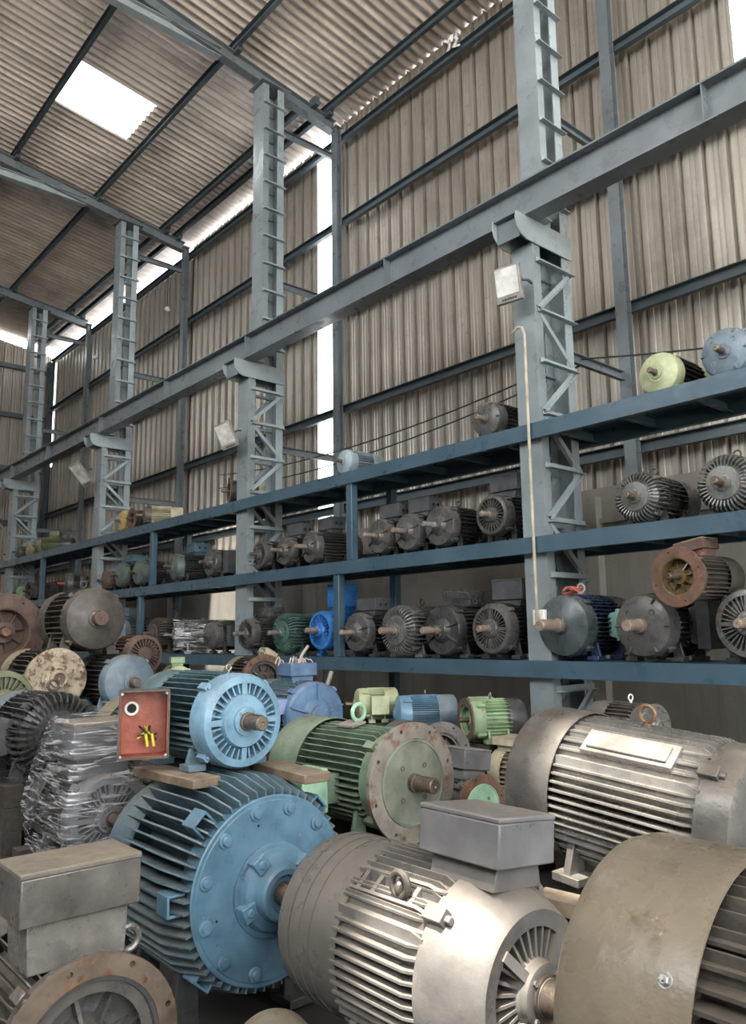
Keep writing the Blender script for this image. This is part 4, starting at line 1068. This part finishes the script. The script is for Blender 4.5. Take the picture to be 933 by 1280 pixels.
# dusty grey motor in the foreground
P('large dusty grey foreground motor with a banded cowl and a square terminal box', (-1.66, 2.10, 0.645), 0.325, 1.03, yaw=0, col='grey', fin='grey', face_kind='dome_slots', sh_len=0.32, fins='quad', nfin=8, fin_span=0.84, seg=72, shaft='shaft', shaft_len=0.16, shaft_r=0.16, cowl='grey_cowl', cowl_len=0.36, H=0.345,
  box=dict(kind='top', mat='box_grey', neck_mat='grey', size=(0.29, 0.36, 0.155), x=0.27, neck=0.03, lid=True, flare=0.36, root=0.42, roll=-6), extra=strap_grooves)
# grey motor at the right
def right_rib(r, d):
    c, R = d['c'], d['R']
    a = MB(); a.X = Matrix.Translation(c) @ Matrix.Rotation(math.radians(40), 4, 'X')
    a.box((0.06, 0, R * 0.97), (0.46, 0.13, 0.05)); a.box((0.06, 0, R * 1.05), (0.40, 0.09, 0.02)); a.build('nameplate_rail', 'steel_dusty', r, bevel=0.006)
P('large bare grey finned motor at the right with a bronzed eyebolt on top', (-1.50, 3.46, 0.92), 0.35, 1.18, yaw=-1, pitch=4.5, col='iron', fin='steel_dusty', face_kind='smooth', fins='quad', nfin=8, fin_span=0.84, seg=72, shaft='shaft', cowl='iron', cowl_len=0.24, cowl_r=1.04, eye=(0.01, 'ring_bronze', 0.11, 0, 'y'), extra=right_rib, H=0.37)
# khaki fan cowl closest to the camera
def cowl_bolt(r, d):
    c, R = d['c'], d['R']
    a = MB(); a.X = Matrix.Translation(c) @ Matrix.Rotation(math.radians(60), 4, 'X')
    a.X = a.X @ Matrix.Translation((d['xr'] - 0.035, 0, R * 1.063)) @ Matrix.Rotation(-PI / 2, 4, 'Y')
    a.lathe([(0, 0), (0, 0.015), (0.002, 0.015), (0.002, 0)], 20)
    a.lathe([(0.002, 0), (0.002, 0.011), (0.010, 0.011), (0.012, 0.009), (0.012, 0)], 6); a.lathe([(0.012, 0), (0.012, 0.005), (0.018, 0.005), (0.018, 0)], 12)
    a.build('cowl_bolt', 'bolt', r)
P('motor at the lower right corner seen by its broad khaki fan cowl', (0.16, 1.728, 0.94), 0.325, 1.27, yaw=0, col='dark_iron', fin='dark_iron', face_kind='slots', fins='quad', nfin=7, seg=96, cowl='khaki', cowl_len=0.24, cowl_r=1.065, extra=cowl_bolt, H=0.35)
crib(-0.45, 1.72, 0.58, 0.9, 0.62, 'dark timber crib under the khaki-cowled motor at the lower right')
# box motor at the lower left
def box_eye(r, d):
    c, R = d['c'], d['R']
    a = MB(); t = math.radians(-47)
    p = Vector(c) + Vector((0.16, -R * 1.2 * math.sin(t), R * 1.2 * math.cos(t)))
    a.torus(p, 0.045, 0.015, 'x', 24, 8); a.torus(p - Vector((0, -math.sin(t) * 0.05, math.cos(t) * 0.05)), 0.014, 0.016, 'x', 10, 6); a.build('eyebolt', 'steel_dusty', r)
P('dull iron flange motor at the lower left corner with a big rectangular box', (-2.92, 1.20, 0.315), 0.295, 0.95, yaw=0, col='iron', fin='dark_iron', face_kind='recess', flange=(0.325, 0.78, 'flange_brown', 8, 'charcoal_face'), seg=72, nfin=44, shaft=None, cowl='iron', feet=True, H=0.305,
  box=dict(kind='top', mat='iron', lid_mat='dusty_lid', neck_mat='steel_dusty', size=(0.45, 0.28, 0.185), x=0.20, neck=0.13, flare=0.42, root=0.40), extra=box_eye)
# film wrapped motor
P('grey motor with a top box bundled in clear plastic film, at the left edge', (-4.43, 1.88, 0.765), 0.235, 0.80, yaw=0, col='iron', fin='charcoal_face', face_col='box_grey', face_kind='slots', seg=48, nfin=40, shaft='shaft', shaft_len=0.15, shaft_r=0.14, H=0.25, cowl='charcoal_face',
  box=dict(kind='top', mat='box_grey', lid_mat='tan', size=(0.38, 0.32, 0.20), x=0.14, neck=0.08), extra=lambda r, d: wrap(r, d, seed=2, box_top=[(sx, sy, 0.25 + 0.235 + 0.3) for sx in (-0.04, 0.32) for sy in (-0.2, 0.2)], sub=4))
crib(-4.85, 1.88, 0.515, 0.75, 0.55, 'dark timber crib under the plastic-wrapped motor')
# further pile, left side
P('black motor with curved end ribs and an eyebolt, behind the wrapped one', (-5.33, 1.90, 1.13), 0.27, 0.9, yaw=0, col='charcoal', fin='charcoal_face', face_kind='finned', seg=44, nfin=40, shaft=None, cowl='dusty_blue', eye=(0.3, 'dark_iron', 0.13), box=dict(kind='left', mat='box_charcoal', size=(0.3, 0.3, 0.12), neck=0.05, x=0.1), H=0.29)
crib(-5.85, 1.9, 0.84, 0.85, 0.6, 'dark timber crib under the black rib-ended motor')
P('motor with a dusty tan cowl and black fins, left of the red junction box', (-4.85, 2.50, 1.06), 0.27, 0.85, yaw=0, col='tan', fin='black_fin', face_kind='smooth', fins='quad', nfin=7, seg=44, shaft=None, cowl='tan', cowl_r=1.08, cowl_len=0.3, H=0.29)
crib(-5.27, 2.62, 0.77, 0.8, 0.55, 'dark timber crib under the tan-cowled motor')
P('olive green finned motor at the left edge', (-6.55, 1.90, 1.29), 0.235, 0.9, yaw=0, col='olive', fin='olive', face_kind='slots', seg=36, nfin=36, shaft=None, cowl='cream', H=0.27)
crib(-7.1, 1.98, 1.03, 0.85, 0.55, 'dark timber crib under the olive green motor')
P('motor with a round tan end plate blistered with rust, left side of the pile', (-7.02, 2.45, 1.42), 0.26, 0.85, yaw=0, col='tan', fin='black_fin', face_col='blistered', face_kind='bolted', seg=40, nfin=34, shaft='rust', shaft_len=0.06, shaft_r=0.3, cowl='tan', H=0.28, lugs=False)
crib(-7.5, 2.5, 1.13, 0.85, 0.5, 'dark timber crib under the rust-blistered tan motor')
P('big blackish-brown motor high on the left of the pile with a stubby round shaft', (-7.00, 2.78, 1.93), 0.29, 0.85, yaw=0, col='dark_iron', fin='dark_iron', face_kind='smooth', seg=44, nfin=34, shaft='rust_brown', shaft_len=0.10, shaft_r=0.22, cowl='dark_iron', eye=(0.05, 'dark_iron', 0.1), H=0.32)
P('motor showing a broad rust-brown disc at the left edge', (-8.45, 2.42, 1.83), 0.35, 0.8, yaw=0, col='rust_brown', face_kind='recess', flange=(0.39, 0.62, 'rust_brown', 8), seg=48, nfin=34, shaft='rust', shaft_len=0.04, cowl='rust_brown', H=0.37, box=dict(kind='right', mat='cream', size=(0.2, 0.2, 0.08)))
crib(-8.8, 2.42, 1.45, 0.8, 0.7, 'dark timber crib under the broad rust-brown disc motor')
P('motor with a smooth greyish blue round face and black fins, left pile', (-6.78, 3.02, 1.37), 0.25, 0.85, yaw=0, col='dusty_blue', fin='black_fin', face_col='dusty_blue', face_kind='smooth', seg=48, nfin=36, shaft='shaft', shaft_len=0.12, shaft_r=0.16, cowl='black_fin', H=0.265)
crib(-7.3, 3.05, 1.09, 0.85, 0.5, 'dark timber crib under the greyish blue faced motor')
P('rust-brown motor end with a cast spider, behind the greyish blue faced motor', (-8.62, 4.0, 1.57), 0.23, 0.7, yaw=0, col='rust_brown', face_kind='slots', face_col='rust_brown', seg=32, shaft=None, cowl='rust_brown', H=0.25)
crib(-9.0, 4.0, 1.31, 0.7, 0.5, 'dark timber crib under the rust-brown spider-ended motor')
P('small pale green motor peeping out behind the tan-cowled one', (-7.3, 3.75, 1.33), 0.15, 0.5, yaw=-20, col='pale_green', seg=28, shaft='shaft', cowl='pale_green', H=0.17, box=dict(kind='top', mat='leaf_green', size=(0.14, 0.16, 0.06)))
crib(-7.5, 3.75, 1.15, 0.45, 0.4, 'dark timber crib under the small pale green motor')
# middle distance
P('dark brown finned motor with an orange rusty ring flange and a pale box', (-7.45, 4.85, 1.30), 0.24, 0.7, yaw=-8, col='dark_iron', fin='dark_iron', face_kind='recess', flange=(0.26, 0.74, 'rust', 6), seg=40, nfin=34, shaft=None, cowl='tan', H=0.26, box=dict(kind='top', mat='cream', size=(0.16, 0.2, 0.07), roll=-30, x=0.1), eye=(0.4, 'steel_dusty', 0.14))
crib(-7.8, 4.9, 1.03, 0.7, 0.5, 'dark timber crib under the motor with the orange rusty flange')
def wires(r, d):
    c, R = d['c'], d['R']
    for k in range(14):
        rnd = random.Random(k)
        x = 0.05 + rnd.uniform(-0.12, 0.10); y = rnd.uniform(-0.10, 0.10); z = c[2] + R * 1.42
        pts = [(x, y, z - 0.04)]
        dx, dy = rnd.uniform(-0.06, 0.06), rnd.uniform(-0.06, 0.06)
        for q in range(1, 6): pts.append((x + dx * q / 3, y + dy * q / 3, z - 0.04 + 0.11 * math.sin(q / 5 * 2.6) * rnd.uniform(0.8, 1.1)))
        MB().tube(pts, 0.006, 6).build('lead_wire', 'wire_pink', r)
    MB().tube([(0.1, 0, c[2] + R * 1.35), (0.14, 0.02, c[2] + R * 1.35 + 0.12), (0.19, 0.05, c[2] + R * 1.35 + 0.19)], 0.013, 8).build('cable_lug', 'wire_pink', r)
    MB().tube([(0.30, 0.17, c[2] + R * 0.8), (0.32, 0.21, c[2] + R * 1.25)], 0.02, 10).build('eyebolt', 'steel_dusty', r)
    MB().box((0.20, -R * 1.0, c[2] + R * 0.28), (0.30, 0.20, 0.12)).build('side_terminal_box', 'lilac', r, bevel=0.005)
P('mid blue motor with loose pale wires sprouting from its open top box', (-5.34, 4.02, 1.10), 0.28, 0.95, yaw=-6, col='mid_blue', fin='blue_fin', face_col='mid_blue', face_kind='ribs3', fins='quad', nfin=6, seg=48, shaft=None, cowl='blue_fin', H=0.30, box=dict(kind='top', mat='mid_blue', size=(0.26, 0.26, 0.12), lid=False, x=0.08), extra=wires)
crib(-5.8, 4.05, 0.80, 0.85, 0.55, 'dark timber crib under the mid blue wired motor')
P('small yellow-green motor with a dusty cowl, just under the lowest rack beam', (-5.72, 4.70, 1.13), 0.145, 0.40, yaw=-120, col='pale_green', seg=32, shaft='shaft', cowl='pale_green', H=0.16, box=dict(kind='right', mat='pale_green', size=(0.16, 0.16, 0.06)))
crib(-5.66, 4.88, 0.965, 0.4, 0.3, 'dark timber crib under the small yellow-green motor')
P('small blue barrel motor with a grey cowl, just under the lowest rack beam', (-5.28, 4.80, 1.06), 0.165, 0.55, yaw=-122, col='blue', fin='blue', face_kind='smooth', seg=40, nfin=54, shaft=None, cowl='dusty_blue', H=0.185, eye=(0.0, 'steel_dusty', 0.1))
crib(-5.12, 5.06, 0.87, 0.5, 0.36, 'dark timber crib under the small blue barrel motor')
P('light green motor with a deep rusty flange, left of the nearest column', (-4.50, 4.86, 1.06), 0.165, 0.5, yaw=-115, col='leaf_green', face_kind='recess', flange=(0.175, 0.70, 'rust_brown', 4), seg=36, shaft='shaft', shaft_len=0.05, cowl='charcoal', H=0.18, box=dict(kind='left', mat='leaf_green', size=(0.20, 0.22, 0.08), roll=-12, neck=0.05), eye=(0.05, 'steel_dusty', 0.12))
crib(-4.5, 5.1, 0.87, 0.4, 0.4, 'dark timber crib under the light green flange motor')
P('grey motor with a drilled iron ring flange, behind the sage green one', (-4.22, 4.30, 0.86), 0.22, 0.7, yaw=-15, col='iron', face_kind='recess', flange=(0.25, 0.70, 'iron', 8), seg=40, shaft=None, cowl='iron', H=0.26, lugs=False)
crib(-4.55, 4.4, 0.59, 0.6, 0.5, 'dark timber crib under the drilled ring flange motor')
P('grey motor with a rusty flange round a mint green disc and a square box', (-3.50, 3.92, 0.66), 0.18, 0.6, yaw=-4, col='charcoal_face', face_kind='disc', flange=(0.205, 0.72, 'rust', 4, 'mint'), seg=48, shaft=None, cowl='charcoal_face', H=0.21, box=dict(kind='top', mat='box_grey', size=(0.24, 0.26, 0.13), roll=-8, neck=0.04, x=0.1))
crib(-3.8, 3.95, 0.44, 0.55, 0.42, 'dark timber crib under the mint-disc motor')
P('cream tan motor with a flat dusty top, beside the nearest column foot', (-3.85, 5.0, 0.68), 0.19, 0.42, yaw=0, col='cream', fin='tan', face_kind='smooth', seg=36, shaft=None, cowl='cream', H=0.21, box=dict(kind='top', mat='cream', size=(0.26, 0.34, 0.06), neck=0.02))
crib(-3.75, 5.0, 0.46, 0.5, 0.4, 'dark timber crib under the cream tan motor')
P('grey motor with a small ring eyebolt, behind the bare grey finned motor', (-2.78, 4.82, 1.14), 0.145, 0.5, yaw=-10, col='iron', face_kind='bolted', seg=36, shaft=None, cowl='iron', H=0.21, lugs=False, eye=(0.1, 'white_plate', 0.14))
crib(-3.0, 4.86, 0.97, 0.6, 0.45, 'dark timber crib under the ring-eyebolt motor')
P('small tan motor peeping out at the bottom edge below the foreground grey one', (-1.95, 1.50, 0.36), 0.16, 0.5, yaw=-12, col='tan', face_col='khaki', seg=48, fin='tan', shaft='shaft', cowl='khaki', cowl_len=0.5, H=0.175)
crib(-2.2, 1.53, 0.185, 0.5, 0.34, 'dark timber crib under the small tan motor')
# supports for the four big ones
crib(-2.2, 2.1, 0.295, 0.8, 0.6, 'dark timber crib under the foreground grey motor')
crib(-3.8, 3.13, 0.62, 0.9, 0.55, 'dark timber crib under the sage green motor')
crib(-2.15, 3.46, 0.44, 0.7, 0.7, 'dark timber crib under the bare grey finned motor')
baulk((-2.05, 3.08, 0.56), (0.7, 0.13, 0.07), 6, 'upper pale splintered plank under the bare grey motor')
baulk((-2.0, 3.02, 0.47), (0.7, 0.12, 0.05), -3, 'lower pale splintered plank under the bare grey motor')
pp = MB().lathe([(0, 0.05), (0, 0.065), (0.45, 0.065), (0.45, 0.05)], 32, closed=True).build('pipe_stub', 'sky_blue')
crib(-2.12, 2.79, 0.35, 0.34, 0.16, 'low dark timber crib under the pale pipe end')
pp.location = (-1.98, 2.80, 0.425); pp.rotation_euler = (0, math.radians(12), math.radians(175))
tag(pp, 'open pale pipe end in the shadow between the grey and khaki motors', 'pipe')
# floodlights and bulbs
floodlight((-4.19, 5.27, 4.83), (0, 0.15, math.radians(-82)), (0.27, 0.33), 'floodlight on the nearest column, seen with lettering along its lower edge')
floodlight((-9.0, 5.22, 4.42), (0.25, 0.45, math.radians(-60)), (0.27, 0.36), 'floodlight on the second lattice column, tilted downwards')
floodlight((-14.15, 5.2, 4.74), (0.3, 0.7, math.radians(-60)), (0.28, 0.50), 'floodlight on the third lattice column, steeply tilted')
floodlight((-19.6, 5.2, 4.5), (0.2, 0.7, math.radians(-60)), (0.28, 0.5), 'floodlight on the farthest lattice column at the left edge')
for p, lab in (((-15.08, 7.24, 8.83), 'small white bulb hanging from the eave, nearer one'), ((-19.13, 7.24, 8.9), 'small white bulb hanging from the eave, farther one')):
    r = empty('hanging_bulb', p)
    a = MB(); a.X = Matrix.Rotation(PI / 2, 4, 'Y'); a.lathe([(-0.02, 0.03), (0.02, 0.06), (0.07, 0.06), (0.11, 0)], 16); a.build('bulb', 'bulb', r)
    a = MB(); a.tube([(0, 0, 0.02), (0, 0, 0.75)], 0.008, 6); a.build('flex', 'cable', r)
    tag(r, lab, 'light bulb', 'bulbs along the eave')
a = MB(); bmr = random.Random(3)
for k in range(9):
    a.box((bmr.uniform(-0.09, 0.09), bmr.uniform(-0.03, 0.03), bmr.uniform(-0.09, 0.09)), (0.10, 0.008, 0.035), Matrix.Rotation(bmr.uniform(0, 3), 3, 'Y') @ Matrix.Rotation(bmr.uniform(-0.5, 0.5), 3, 'X'))
o = a.build('plastic_scrap', 'white_rag'); o.location = (-6.5, 7.17, 9.72)
tag(o, 'scrap of white plastic snagged on the topmost wall girt', 'plastic scrap')
